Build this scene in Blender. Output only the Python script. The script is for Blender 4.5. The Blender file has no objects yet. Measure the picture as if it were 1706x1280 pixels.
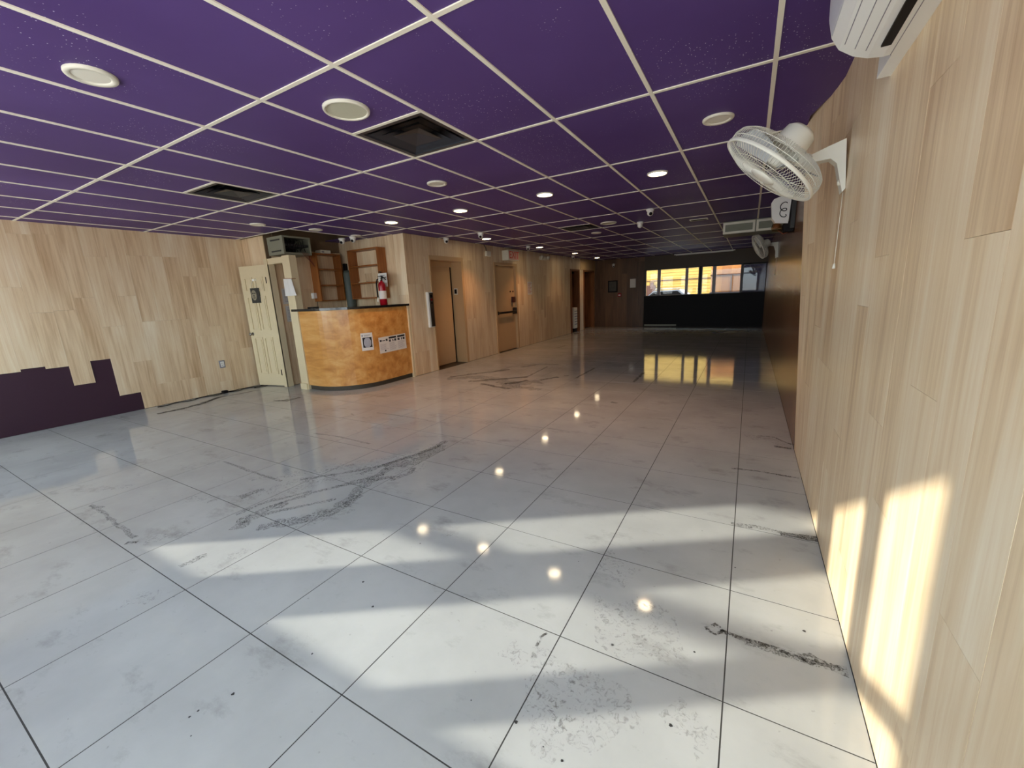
import bpy, math, random
from mathutils import Vector, Matrix
random.seed(7)
SC = bpy.context.scene
COL = SC.collection
PI = math.pi

# ------------------------------------------------------------------ camera, world, sun, exposure
HC = 2.493                      # ceiling height
cam_d = bpy.data.cameras.new('camera')
cam = bpy.data.objects.new('camera', cam_d); COL.objects.link(cam)
cam_d.sensor_fit = 'HORIZONTAL'; cam_d.sensor_width = 36.0
cam_d.lens = 677.76 / 1706 * 36
cam_d.clip_start = 0.02; cam_d.clip_end = 200
r_ = Vector((0.867919, 0.49467379, -0.04488264)); u_ = Vector((-0.06860876, 0.20888758, 0.97553002)); w_ = Vector((-0.49194456, 0.8436017, -0.21523646))
mw = Matrix(((r_.x, u_.x, -w_.x, 0), (r_.y, u_.y, -w_.y, 0), (r_.z, u_.z, -w_.z, 1.3911), (0, 0, 0, 1)))
cam.matrix_world = mw
SC.camera = cam

SKY = 10.5
world = bpy.data.worlds.new('sky'); SC.world = world; world.use_nodes = True
wn = world.node_tree.nodes; wl = world.node_tree.links
bg = wn['Background']; bg.inputs['Strength'].default_value = SKY
tc = wn.new('ShaderNodeTexCoord'); sx = wn.new('ShaderNodeSeparateXYZ'); rp = wn.new('ShaderNodeValToRGB')
wl.new(tc.outputs['Generated'], sx.inputs[0]); wl.new(sx.outputs['Z'], rp.inputs[0])
mr = wn.new('ShaderNodeMapRange'); mr.inputs[1].default_value = -1; mr.inputs[2].default_value = 1
wl.new(sx.outputs['Z'], mr.inputs[0]); wl.new(mr.outputs[0], rp.inputs[0])
rp.color_ramp.elements[0].position = 0.485; rp.color_ramp.elements[0].color = (0.62, 0.60, 0.58, 1)   # street and pavement below the horizon
rp.color_ramp.elements[1].position = 0.515; rp.color_ramp.elements[1].color = (0.80, 0.92, 1.0, 1)
wl.new(rp.outputs[0], bg.inputs['Color'])

sun_d = bpy.data.lights.new('sun', 'SUN'); sun = bpy.data.objects.new('sun', sun_d); COL.objects.link(sun)
sun_d.energy = 8.5; sun_d.color = (1.0, 0.93, 0.80); sun_d.angle = math.radians(0.8)
sdir = Vector((1.55, 1.0, -0.589)).normalized()
sun.rotation_euler = sdir.to_track_quat('-Z', 'Y').to_euler()
sun.location = (-8, -8, 6)

YF = -0.8                       # front wall inner face
FRONT_WIN = [(-7.40, -5.72, 0.93, 2.40), (-5.58, -4.89, 0.925, 2.144), (-4.335, -3.54, 0.925, 2.144), (-3.31, -2.64, 0.925, 2.144), (-2.42, 0.34, 0.95, 2.42)]
BACK_WIN = [(-3.29, -1.56, 1.12, 2.0), (-1.44, -0.30, 1.12, 2.0)]
def portal(x0, x1, z0, z1, y, toward):
    d = bpy.data.lights.new('window_portal', 'AREA'); o = bpy.data.objects.new('window_portal', d); COL.objects.link(o)
    d.shape = 'RECTANGLE'; d.size = x1 - x0; d.size_y = z1 - z0
    d.cycles.is_portal = True
    o.location = ((x0 + x1) / 2, y, (z0 + z1) / 2)
    o.rotation_euler = Vector((0, toward, 0)).to_track_quat('-Z', 'Z').to_euler()
for a in FRONT_WIN: portal(*a, YF - 0.13, 1)
for a in BACK_WIN: portal(*a, 15.74, -1)

vs = SC.view_settings
vs.view_transform = 'Standard'; vs.look = 'None'; vs.exposure = 0.0; vs.gamma = 1.0; vs.use_curve_mapping = False

# ------------------------------------------------------------------ helpers
ORG = {}
class MB:
    def __init__(s): s.v = []; s.f = []; s.sm = []; s.xf = None
    def add(s, vs_, fs, smooth=False):
        b = len(s.v)
        for p in vs_:
            p = Vector(p)
            if s.xf is not None: p = s.xf @ p
            s.v.append(p)
        for f in fs: s.f.append([b + i for i in f]); s.sm.append(smooth)
        return s
    def box(s, x0, x1, y0, y1, z0, z1):
        return s.add([(x0, y0, z0), (x1, y0, z0), (x1, y1, z0), (x0, y1, z0), (x0, y0, z1), (x1, y0, z1), (x1, y1, z1), (x0, y1, z1)],
                     [(0, 3, 2, 1), (4, 5, 6, 7), (0, 1, 5, 4), (1, 2, 6, 5), (2, 3, 7, 6), (3, 0, 4, 7)])
    def bbox(s, x0, x1, y0, y1, z0, z1, b=0.004):
        # box with chamfered edges along all sides
        vs_ = []; X = (x0, x1); Y = (y0, y1); Z = (z0, z1)
        import itertools
        idx = {}
        for i, j, k in itertools.product((0, 1), repeat=3):
            sx_, sy_, sz_ = (1 if i == 0 else -1), (1 if j == 0 else -1), (1 if k == 0 else -1)
            for ax, p in enumerate([(X[i], Y[j] + sy_ * b, Z[k] + sz_ * b), (X[i] + sx_ * b, Y[j], Z[k] + sz_ * b), (X[i] + sx_ * b, Y[j] + sy_ * b, Z[k])]):
                idx[(i, j, k, ax)] = len(vs_); vs_.append(p)
        I = lambda i, j, k, a: idx[(i, j, k, a)]
        fs = []
        for i in (0, 1): fs.append([I(i, 0, 0, 0), I(i, 1, 0, 0), I(i, 1, 1, 0), I(i, 0, 1, 0)][::(-1 if i == 0 else 1)])
        for j in (0, 1): fs.append([I(0, j, 0, 1), I(1, j, 0, 1), I(1, j, 1, 1), I(0, j, 1, 1)][::(1 if j == 0 else -1)])
        for k in (0, 1): fs.append([I(0, 0, k, 2), I(1, 0, k, 2), I(1, 1, k, 2), I(0, 1, k, 2)][::(-1 if k == 0 else 1)])
        for i, j in itertools.product((0, 1), repeat=2): fs.append([I(i, j, 0, 0), I(i, j, 1, 0), I(i, j, 1, 1), I(i, j, 0, 1)])
        for i, k in itertools.product((0, 1), repeat=2): fs.append([I(i, 0, k, 0), I(i, 1, k, 0), I(i, 1, k, 2), I(i, 0, k, 2)])
        for j, k in itertools.product((0, 1), repeat=2): fs.append([I(0, j, k, 1), I(1, j, k, 1), I(1, j, k, 2), I(0, j, k, 2)])
        for i, j, k in itertools.product((0, 1), repeat=3): fs.append([I(i, j, k, 0), I(i, j, k, 1), I(i, j, k, 2)])
        return s.add(vs_, fs)
    def prism(s, poly, axis, a, b, smooth=False):
        # poly in the two other axes (order x,y,z without axis), extruded from a to b
        def P(p, t):
            q = list(p); q.insert(axis, t); return q
        n = len(poly); vs_ = [P(p, a) for p in poly] + [P(p, b) for p in poly]
        s.add(vs_, [list(range(n))[::-1], list(range(n, 2 * n))])
        return s.add(vs_, [(i, (i + 1) % n, n + (i + 1) % n, n + i) for i in range(n)], smooth)
    def cyl(s, p0, p1, r0, r1=None, n=16, caps=True, smooth=True):
        r1 = r0 if r1 is None else r1
        p0 = Vector(p0); p1 = Vector(p1); d = (p1 - p0).normalized()
        a = d.orthogonal().normalized(); b = d.cross(a)
        vs_ = []
        for p, r in ((p0, r0), (p1, r1)):
            for i in range(n):
                t = 2 * PI * i / n; vs_.append(p + a * math.cos(t) * r + b * math.sin(t) * r)
        s.add(vs_, [(i, (i + 1) % n, n + (i + 1) % n, n + i) for i in range(n)], smooth)
        if caps: s.add(vs_, [list(range(n))[::-1], list(range(n, 2 * n))])
        return s
    def tube(s, pts, r, n=6, closed=False):
        pts = [Vector(p) for p in pts]; m = len(pts); vs_ = []
        nrm = None
        for i, p in enumerate(pts):
            if closed: d = pts[(i + 1) % m] - pts[i - 1]
            else: d = pts[min(i + 1, m - 1)] - pts[max(i - 1, 0)]
            d.normalize()
            if nrm is None: nrm = d.orthogonal().normalized()
            nrm = (nrm - d * nrm.dot(d))
            nrm = nrm.normalized() if nrm.length > 1e-6 else d.orthogonal().normalized()
            b = d.cross(nrm)
            for k in range(n):
                t = 2 * PI * k / n; vs_.append(p + nrm * math.cos(t) * r + b * math.sin(t) * r)
        fs = []
        for i in range(m if closed else m - 1):
            j = (i + 1) % m
            for k in range(n): fs.append((i * n + k, i * n + (k + 1) % n, j * n + (k + 1) % n, j * n + k))
        s.add(vs_, fs, True)
        if not closed: s.add(vs_, [list(range(n))[::-1], list(range((m - 1) * n, m * n))])
        return s
    def lathe(s, prof, c=(0, 0, 0), n=28, axis=None):
        # prof: list of (r, h) along axis (default +z)
        c = Vector(c); ax = Vector(axis or (0, 0, 1)).normalized(); a = ax.orthogonal().normalized(); b = ax.cross(a)
        vs_ = []
        for r, h in prof:
            for i in range(n):
                t = 2 * PI * i / n; vs_.append(c + ax * h + a * math.cos(t) * r + b * math.sin(t) * r)
        fs = []
        for k in range(len(prof) - 1):
            for i in range(n): fs.append((k * n + i, k * n + (i + 1) % n, (k + 1) * n + (i + 1) % n, (k + 1) * n + i))
        return s.add(vs_, fs, True)
    def build(s, name, mat, parent=None, kind=None, label=None):
        me = bpy.data.meshes.new(name)
        o = bpy.data.objects.new(name, me); COL.objects.link(o)
        org = ORG[parent.name] if parent is not None else Vector((0, 0, 0))
        me.from_pydata([p - org for p in s.v], [], s.f)
        me.polygons.foreach_set('use_smooth', s.sm)
        me.validate(); me.update()
        import bmesh
        bm = bmesh.new(); bm.from_mesh(me); bmesh.ops.recalc_face_normals(bm, faces=bm.faces); bm.to_mesh(me); bm.free()
        if mat: me.materials.append(mat)
        if parent is not None: o.parent = parent
        ORG[o.name] = org
        if kind: o['kind'] = kind
        if label: o['label'] = label
        return o
def empty(name, loc, kind=None):
    o = bpy.data.objects.new(name, None); COL.objects.link(o); o.location = loc; o.empty_display_size = 0.1
    ORG[o.name] = Vector(loc)
    if kind: o['kind'] = kind
    return o
def tag(o, label, cat, group=None):
    o['label'] = label; o['category'] = cat
    if group: o['group'] = group
    return o
def thing(name, loc, label, cat, group=None):
    return tag(empty(name, loc), label, cat, group)
def copy_tree(root, delta, label):
    r = root.copy(); COL.objects.link(r); r.location = root.location + Vector(delta); ORG[r.name] = ORG[root.name] + Vector(delta)
    r['label'] = label
    for ch in list(root.children):
        c = ch.copy(); COL.objects.link(c); c.parent = r; ORG[c.name] = ORG[r.name]
        for g in list(ch.children):
            d = g.copy(); COL.objects.link(d); d.parent = c; ORG[d.name] = ORG[r.name]
    return r

# ------------------------------------------------------------------ materials
def new_mat(name):
    m = bpy.data.materials.new(name); m.use_nodes = True
    return m, m.node_tree.nodes, m.node_tree.links, m.node_tree.nodes['Principled BSDF']
def rgb(r, g, b):
    f = lambda c: ((c / 255 + 0.055) / 1.055) ** 2.4 if c > 10 else c / 255 / 12.92
    return (f(r), f(g), f(b), 1)
def flat(name, col, rough=0.5, metal=0.0, var=0.06, scale=8, bump=0.0, emit=None, spec=0.5):
    m, N, L, P = new_mat(name)
    P.inputs['Roughness'].default_value = rough; P.inputs['Metallic'].default_value = metal
    P.inputs['Specular IOR Level'].default_value = spec
    n = N.new('ShaderNodeTexNoise'); n.inputs['Scale'].default_value = scale; n.inputs['Detail'].default_value = 5
    g = N.new('ShaderNodeNewGeometry'); L.new(g.outputs['Position'], n.inputs['Vector'])
    mx = N.new('ShaderNodeMix'); mx.data_type = 'RGBA'
    mx.inputs['A'].default_value = tuple(c * (1 - var) for c in col[:3]) + (1,)
    mx.inputs['B'].default_value = tuple(min(1, c * (1 + var)) for c in col[:3]) + (1,)
    L.new(n.outputs['Fac'], mx.inputs['Factor']); L.new(mx.outputs['Result'], P.inputs['Base Color'])
    if bump:
        b = N.new('ShaderNodeBump'); b.inputs['Strength'].default_value = bump; b.inputs['Distance'].default_value = 0.002
        L.new(n.outputs['Fac'], b.inputs['Height']); L.new(b.outputs[0], P.inputs['Normal'])
    if emit:
        P.inputs['Emission Color'].default_value = emit[0]; P.inputs['Emission Strength'].default_value = emit[1]
    return m
def math_node(N, op, a=None, b=None):
    n = N.new('ShaderNodeMath'); n.operation = op
    if a is not None and not hasattr(a, 'links'): n.inputs[0].default_value = a
    if b is not None: n.inputs[1].default_value = b
    return n
def wood(name, dark, mid, light, along=2, rough=0.38, fine=34, streak=1.3, tone=0.22, spec=0.5, wear=0.0):
    m, N, L, P = new_mat(name)
    g = N.new('ShaderNodeNewGeometry'); oi = N.new('ShaderNodeObjectInfo')
    ad = N.new('ShaderNodeMath'); ad.operation = 'ADD'; L.new(oi.outputs['Random'], ad.inputs[0]); L.new(g.outputs['Random Per Island'], ad.inputs[1])
    fr = N.new('ShaderNodeMath'); fr.operation = 'FRACT'; L.new(ad.outputs[0], fr.inputs[0])
    of = N.new('ShaderNodeVectorMath'); of.operation = 'MULTIPLY'; of.inputs[1].default_value = (9.1, 17.3, 41.7)
    cb = N.new('ShaderNodeCombineXYZ')
    for i in range(3): L.new(fr.outputs[0], cb.inputs[i])
    L.new(cb.outputs[0], of.inputs[0])
    va = N.new('ShaderNodeVectorMath'); va.operation = 'ADD'; L.new(g.outputs['Position'], va.inputs[0]); L.new(of.outputs[0], va.inputs[1])
    sc = [fine] * 3; sc[along] = streak
    mp = N.new('ShaderNodeVectorMath'); mp.operation = 'MULTIPLY'; mp.inputs[1].default_value = sc; L.new(va.outputs[0], mp.inputs[0])
    n1 = N.new('ShaderNodeTexNoise'); n1.inputs['Scale'].default_value = 1.0; n1.inputs['Detail'].default_value = 7; n1.inputs['Roughness'].default_value = 0.62; n1.inputs['Distortion'].default_value = 0.6
    L.new(mp.outputs[0], n1.inputs['Vector'])
    n2 = N.new('ShaderNodeTexNoise'); n2.inputs['Scale'].default_value = 3.2; n2.inputs['Detail'].default_value = 3
    mp2 = N.new('ShaderNodeVectorMath'); mp2.operation = 'MULTIPLY'; s2 = [2.2] * 3; s2[along] = 0.35; mp2.inputs[1].default_value = s2
    L.new(va.outputs[0], mp2.inputs[0]); L.new(mp2.outputs[0], n2.inputs['Vector'])
    mixf = N.new('ShaderNodeMath'); mixf.operation = 'MULTIPLY_ADD'; mixf.inputs[1].default_value = 0.55; L.new(n1.outputs['Fac'], mixf.inputs[0])
    m2 = N.new('ShaderNodeMath'); m2.operation = 'MULTIPLY'; m2.inputs[1].default_value = 0.45; L.new(n2.outputs['Fac'], m2.inputs[0]); L.new(m2.outputs[0], mixf.inputs[2])
    t = N.new('ShaderNodeMath'); t.operation = 'MULTIPLY_ADD'; t.inputs[1].default_value = tone; t.inputs[2].default_value = -tone / 2; L.new(fr.outputs[0], t.inputs[0])
    s = N.new('ShaderNodeMath'); s.operation = 'ADD'; L.new(mixf.outputs[0], s.inputs[0]); L.new(t.outputs[0], s.inputs[1])
    rp = N.new('ShaderNodeValToRGB'); L.new(s.outputs[0], rp.inputs[0])
    e = rp.color_ramp.elements; e[0].position = 0.28; e[0].color = dark; e[1].position = 0.72; e[1].color = light
    k = rp.color_ramp.elements.new(0.5); k.color = mid
    L.new(rp.outputs[0], P.inputs['Base Color'])
    P.inputs['Roughness'].default_value = rough; P.inputs['Specular IOR Level'].default_value = spec
    b = N.new('ShaderNodeBump'); b.inputs['Strength'].default_value = 0.12; b.inputs['Distance'].default_value = 0.0015
    L.new(n1.outputs['Fac'], b.inputs['Height']); L.new(b.outputs[0], P.inputs['Normal'])
    return m
def glass(name, tint=(0.93, 0.95, 0.95, 1)):
    m, N, L, P = new_mat(name); N.remove(P)
    out = [n for n in N if n.type == 'OUTPUT_MATERIAL'][0]
    t = N.new('ShaderNodeBsdfTransparent'); t.inputs[0].default_value = tint
    gl = N.new('ShaderNodeBsdfGlossy'); gl.inputs['Roughness'].default_value = 0.02
    fz = N.new('ShaderNodeFresnel'); fz.inputs[0].default_value = 1.45
    ge = N.new('ShaderNodeNewGeometry'); iv = N.new('ShaderNodeMath'); iv.operation = 'SUBTRACT'; iv.inputs[0].default_value = 1.0; L.new(ge.outputs['Backfacing'], iv.inputs[1])
    ml = N.new('ShaderNodeMath'); ml.operation = 'MULTIPLY'; L.new(fz.outputs[0], ml.inputs[0]); L.new(iv.outputs[0], ml.inputs[1])   # reflect once, on the outer face of each side
    mx = N.new('ShaderNodeMixShader'); L.new(ml.outputs[0], mx.inputs[0]); L.new(t.outputs[0], mx.inputs[1]); L.new(gl.outputs[0], mx.inputs[2]); L.new(mx.outputs[0], out.inputs[0])
    return m
def floor_mat():
    m, N, L, P = new_mat('porcelain_tile')
    g = N.new('ShaderNodeNewGeometry'); oi = N.new('ShaderNodeObjectInfo')
    n = N.new('ShaderNodeTexNoise'); n.inputs['Scale'].default_value = 1.6; n.inputs['Detail'].default_value = 6; n.inputs['Roughness'].default_value = 0.6
    L.new(g.outputs['Position'], n.inputs['Vector'])
    rp = N.new('ShaderNodeValToRGB'); L.new(n.outputs['Fac'], rp.inputs[0]); e = rp.color_ramp.elements
    e[0].position = 0.30; e[0].color = (0.40, 0.405, 0.395, 1); e[1].position = 0.62; e[1].color = (0.485, 0.492, 0.48, 1)
    # smudges, dragged roughly along the room
    mp = N.new('ShaderNodeVectorMath'); mp.operation = 'MULTIPLY'; mp.inputs[1].default_value = (1.8, 3.2, 1); L.new(g.outputs['Position'], mp.inputs[0])
    n2 = N.new('ShaderNodeTexNoise'); n2.inputs['Scale'].default_value = 1.5; n2.inputs['Detail'].default_value = 8; n2.inputs['Roughness'].default_value = 0.7; L.new(mp.outputs[0], n2.inputs['Vector'])
    r2 = N.new('ShaderNodeValToRGB'); L.new(n2.outputs['Fac'], r2.inputs[0]); e = r2.color_ramp.elements
    e[0].position = 0.56; e[0].color = (1, 1, 1, 1); e[1].position = 0.76; e[1].color = (0.52, 0.51, 0.49, 1)
    n3 = N.new('ShaderNodeTexNoise'); n3.inputs['Scale'].default_value = 38; n3.inputs['Detail'].default_value = 4; L.new(g.outputs['Position'], n3.inputs['Vector'])
    r3 = N.new('ShaderNodeValToRGB'); L.new(n3.outputs['Fac'], r3.inputs[0]); e = r3.color_ramp.elements
    e[0].position = 0.70; e[0].color = (1, 1, 1, 1); e[1].position = 0.80; e[1].color = (0.55, 0.54, 0.52, 1)
    mx = N.new('ShaderNodeMix'); mx.data_type = 'RGBA'; mx.blend_type = 'MULTIPLY'; mx.inputs['Factor'].default_value = 0.75
    L.new(rp.outputs[0], mx.inputs['A']); L.new(r2.outputs[0], mx.inputs['B'])
    mx2 = N.new('ShaderNodeMix'); mx2.data_type = 'RGBA'; mx2.blend_type = 'MULTIPLY'; mx2.inputs['Factor'].default_value = 0.8
    L.new(mx.outputs['Result'], mx2.inputs['A']); L.new(r3.outputs[0], mx2.inputs['B'])
    L.new(mx2.outputs['Result'], P.inputs['Base Color'])
    rr = N.new('ShaderNodeMapRange'); rr.inputs[1].default_value = 0.3; rr.inputs[2].default_value = 0.8; rr.inputs[3].default_value = 0.035; rr.inputs[4].default_value = 0.12
    L.new(n2.outputs['Fac'], rr.inputs[0]); L.new(rr.outputs[0], P.inputs['Roughness'])
    P.inputs['IOR'].default_value = 1.5
    return m
def ceil_mat():
    m, N, L, P = new_mat('painted_ceiling_tile')
    g = N.new('ShaderNodeNewGeometry')
    n = N.new('ShaderNodeTexNoise'); n.inputs['Scale'].default_value = 1.1; n.inputs['Detail'].default_value = 4; L.new(g.outputs['Position'], n.inputs['Vector'])
    rp = N.new('ShaderNodeValToRGB'); L.new(n.outputs['Fac'], rp.inputs[0]); e = rp.color_ramp.elements
    e[0].position = 0.3; e[0].color = (0.094, 0.050, 0.200, 1); e[1].position = 0.7; e[1].color = (0.120, 0.068, 0.250, 1)
    v = N.new('ShaderNodeTexVoronoi'); v.inputs['Scale'].default_value = 74; L.new(g.outputs['Position'], v.inputs['Vector'])
    rv = N.new('ShaderNodeMath'); rv.operation = 'LESS_THAN'; rv.inputs[1].default_value = 0.18; L.new(v.outputs['Distance'], rv.inputs[0])
    sp = N.new('ShaderNodeSeparateColor'); L.new(v.outputs['Color'], sp.inputs[0])
    th = N.new('ShaderNodeMath'); th.operation = 'GREATER_THAN'; th.inputs[1].default_value = 0.68; L.new(sp.outputs[0], th.inputs[0])
    n2 = N.new('ShaderNodeTexNoise'); n2.inputs['Scale'].default_value = 1.7; n2.inputs['Detail'].default_value = 3; L.new(g.outputs['Position'], n2.inputs['Vector'])
    t2 = N.new('ShaderNodeMapRange'); t2.inputs[1].default_value = 0.50; t2.inputs[2].default_value = 0.60; L.new(n2.outputs['Fac'], t2.inputs[0])
    a = N.new('ShaderNodeMath'); a.operation = 'MULTIPLY'; L.new(rv.outputs[0], a.inputs[0]); L.new(th.outputs[0], a.inputs[1])
    b = N.new('ShaderNodeMath'); b.operation = 'MULTIPLY'; L.new(a.outputs[0], b.inputs[0]); L.new(t2.outputs[0], b.inputs[1])
    mx = N.new('ShaderNodeMix'); mx.data_type = 'RGBA'; L.new(b.outputs[0], mx.inputs['Factor']); L.new(rp.outputs[0], mx.inputs['A']); mx.inputs['B'].default_value = (0.75, 0.72, 0.85, 1)
    L.new(mx.outputs['Result'], P.inputs['Base Color'])
    P.inputs['Roughness'].default_value = 0.45; P.inputs['Specular IOR Level'].default_value = 0.12
    n4 = N.new('ShaderNodeTexNoise'); n4.inputs['Scale'].default_value = 160; L.new(g.outputs['Position'], n4.inputs['Vector'])
    bp = N.new('ShaderNodeBump'); bp.inputs['Strength'].default_value = 0.10; bp.inputs['Distance'].default_value = 0.001; L.new(n4.outputs['Fac'], bp.inputs['Height']); L.new(bp.outputs[0], P.inputs['Normal'])
    return m
def scuff_mat(name, col, density, scale=60, amount=0.8):
    m, N, L, P = new_mat(name)
    out = [n for n in N if n.type == 'OUTPUT_MATERIAL'][0]
    g = N.new('ShaderNodeNewGeometry')
    n = N.new('ShaderNodeTexNoise'); n.inputs['Scale'].default_value = scale; n.inputs['Detail'].default_value = 6; n.inputs['Roughness'].default_value = 0.7; n.inputs['Distortion'].default_value = 1.2
    L.new(g.outputs['Position'], n.inputs['Vector'])
    rp = N.new('ShaderNodeMapRange'); rp.inputs[1].default_value = 0.66 - density * 0.35; rp.inputs[2].default_value = 0.74 - density * 0.25; rp.inputs[4].default_value = amount; L.new(n.outputs['Fac'], rp.inputs[0])
    P.inputs['Base Color'].default_value = col; P.inputs['Roughness'].default_value = 0.7
    t = N.new('ShaderNodeBsdfTransparent'); mx = N.new('ShaderNodeMixShader')
    L.new(rp.outputs[0], mx.inputs[0]); L.new(t.outputs[0], mx.inputs[1]); L.new(P.outputs[0], mx.inputs[2]); L.new(mx.outputs[0], out.inputs[0])
    return m

OAK = wood('pale_oak_plank', rgb(200, 164, 124), rgb(233, 206, 168), rgb(249, 232, 203), 2, rough=0.40, tone=0.14)
DARKOAK = wood('dark_brown_panel', rgb(70, 46, 26), rgb(100, 68, 42), rgb(124, 88, 56), 2, rough=0.45)
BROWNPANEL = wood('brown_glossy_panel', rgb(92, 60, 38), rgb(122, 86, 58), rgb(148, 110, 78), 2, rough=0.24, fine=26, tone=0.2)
SEAM = flat('brown_seam_backing', rgb(120, 98, 74), 0.8)
BIRCH = wood('golden_birch_veneer', rgb(176, 108, 44), rgb(216, 154, 82), rgb(236, 188, 120), 0, rough=0.28, fine=9, streak=1.6, tone=0.0)
SHELFWOOD = wood('orange_brown_shelf_wood', rgb(120, 66, 24), rgb(156, 92, 40), rgb(182, 120, 60), 2, rough=0.4, fine=30, tone=0.1)
DOORWOOD = wood('brown_door_wood', rgb(96, 54, 26), rgb(136, 82, 42), rgb(162, 106, 60), 2, rough=0.4, fine=24)
FLOOR = floor_mat(); CEIL = ceil_mat()
GROUT = flat('dark_grout', (0.05, 0.048, 0.045, 1), 0.9)
PURPLE = flat('aubergine_wall_paint', rgb(58, 30, 48), 0.55, bump=0.2, scale=60)
PLENUM = flat('dark_void', (0.012, 0.011, 0.014, 1), 0.9)
GRIDW = flat('cream_grid_metal', rgb(250, 244, 228), 0.45, var=0.03)
WHITE = flat('white_plastic', rgb(244, 243, 238), 0.35, var=0.02)
WHITE2 = flat('aged_white_plastic', rgb(234, 230, 214), 0.4, var=0.04)
CREAM = flat('cream_door_paint', rgb(226, 208, 170), 0.42, var=0.04, bump=0.1, scale=30)
BEIGE = flat('beige_metal_paint', rgb(206, 170, 126), 0.4, var=0.05, scale=4)
BLACK = flat('black_paint', (0.008, 0.006, 0.007, 1), 0.6, spec=0.2)
BLACKGLOSS = flat('black_counter_stone', (0.012, 0.012, 0.013, 1), 0.12, var=0.3, scale=120)
VENTBLACK = flat('black_vent_metal', (0.022, 0.026, 0.036, 1), 0.35)
CHROME = flat('brushed_steel', rgb(150, 146, 140), 0.3, 1.0)
BRONZE = flat('dark_bronze', (0.045, 0.030, 0.022, 1), 0.35, 0.7)
GREYMETAL = flat('grey_cabinet_metal', rgb(140, 140, 122), 0.45)
DARKGREY = flat('dark_grey_plastic', (0.03, 0.03, 0.03, 1), 0.5)
RED = flat('red_enamel', rgb(160, 18, 34), 0.25)
PAPER = flat('white_paper', rgb(232, 228, 222), 0.8, var=0.02)
PAPERGREY = flat('grey_shaded_paper', rgb(206, 202, 196), 0.8, var=0.03)
INK = flat('black_ink', (0.01, 0.01, 0.012, 1), 0.8)
INKGREY = flat('grey_print', (0.30, 0.29, 0.32, 1), 0.8)
PALEPRINT = flat('pale_print', rgb(176, 176, 184), 0.8, var=0.25, scale=60)
PIPE = flat('grey_green_pipe', rgb(82, 90, 82), 0.5)
GLASS = glass('window_glass'); CLEARPLASTIC = glass('clear_lens', (0.75, 0.62, 0.45, 1))
SIGNRED = flat('red_sign_face', rgb(214, 60, 52), 0.5)
LIT = flat('lit_lamp_lens', (1, 0.9, 0.7, 1), 0.5, emit=((1.0, 0.80, 0.52, 1), 30.0))
LENS = flat('frosted_lamp_lens', rgb(240, 236, 222), 0.35, var=0.02)
FANWHITE = flat('fan_white_plastic', rgb(238, 236, 224), 0.35, var=0.03)
FRAMEDARK = flat('dark_window_frame', rgb(70, 62, 64), 0.4)
FRAMEGREY = flat('grey_window_frame', rgb(150, 140, 146), 0.4)
SIDING = wood('yellow_painted_siding', rgb(128, 94, 30), rgb(146, 112, 42), rgb(160, 126, 54), 0, rough=0.7, fine=6, tone=0.12)
PLY = wood('orange_plywood', rgb(120, 66, 16), rgb(142, 84, 26), rgb(158, 102, 40), 2, rough=0.7, fine=8)
BROWN = flat('brown_metal_box', rgb(66, 32, 18), 0.5)
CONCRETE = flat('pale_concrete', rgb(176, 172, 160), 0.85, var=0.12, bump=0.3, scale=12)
ASPHALT = flat('asphalt', rgb(96, 94, 92), 0.9, var=0.15, scale=20)
SHADEGREY = flat('grey_painted_siding', rgb(62, 56, 64), 0.6)
CARPAINT = flat('white_car_paint', rgb(168, 168, 176), 0.25)
TYRE = flat('black_rubber', (0.02, 0.02, 0.02, 1), 0.8)

# ------------------------------------------------------------------ pieces on walls
def subtract(rect, holes):
    out = [rect]
    for h in holes:
        nxt = []
        for (a0, a1, b0, b1) in out:
            if h[0] >= a1 or h[1] <= a0 or h[2] >= b1 or h[3] <= b0: nxt.append((a0, a1, b0, b1)); continue
            if h[0] > a0: nxt.append((a0, h[0], b0, b1))
            if h[1] < a1: nxt.append((h[1], a1, b0, b1))
            x0, x1 = max(a0, h[0]), min(a1, h[1])
            if h[2] > b0: nxt.append((x0, x1, b0, h[2]))
            if h[3] < b1: nxt.append((x0, x1, h[3], b1))
        out = nxt
    return [q for q in out if q[1] - q[0] > 0.012 and q[3] - q[2] > 0.012]
def planks(parent, axis, face, sign, u0, u1, z0, z1, holes=(), width=0.205, length=1.22, start=None, loose_to=None, seed=1, bottoms=None, mat=OAK, lean=None):
    """vertical boards; axis = wall normal axis; face = visible face; sign = direction the face looks. boards beyond loose_to joined."""
    rnd = random.Random(seed)
    u = u0 if start is None else start
    joined = MB(); k = 0
    gap = 0.0004
    while u < u1 - 0.01:
        ua, ub = max(u, u0), min(u + width, u1)
        if u1 - ub < 0.06: ub = u1
        zb = z0 if bottoms is None else bottoms(0.5 * (ua + ub))
        off = rnd.choice((0.35, 0.75, 1.05, 0.55, 0.9, 0.2)) * length
        zs = [zb]; z = zb - (zb % 0.01) + off if off > 0.1 else zb + length
        while z < z1 - 0.06:
            if z - zs[-1] > 0.1: zs.append(z)
            z += length
        zs.append(z1)
        for a, b in zip(zs[:-1], zs[1:]):
            for q in subtract((ua + gap, ub - gap, a + gap, b - gap), holes):
                p = face + sign * rnd.uniform(-0.00012, 0.00012); bk = face - sign * 0.009
                lo, hi = min(p, bk), max(p, bk)
                mb = joined if (loose_to is not None and ua > loose_to) else MB()
                if axis == 0: mb.box(lo, hi, q[0], q[1], q[2], q[3])
                else: mb.box(q[0], q[1], lo, hi, q[2], q[3])
                if lean is not None:
                    for v in mb.v: v.x -= lean(v.y) * v.z / HC
                if mb is not joined: mb.build('plank', mat, parent)
        u = ub if ub >= u1 else u + width
    if joined.v: joined.build('plank_field', mat, parent, kind='stuff')

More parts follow.
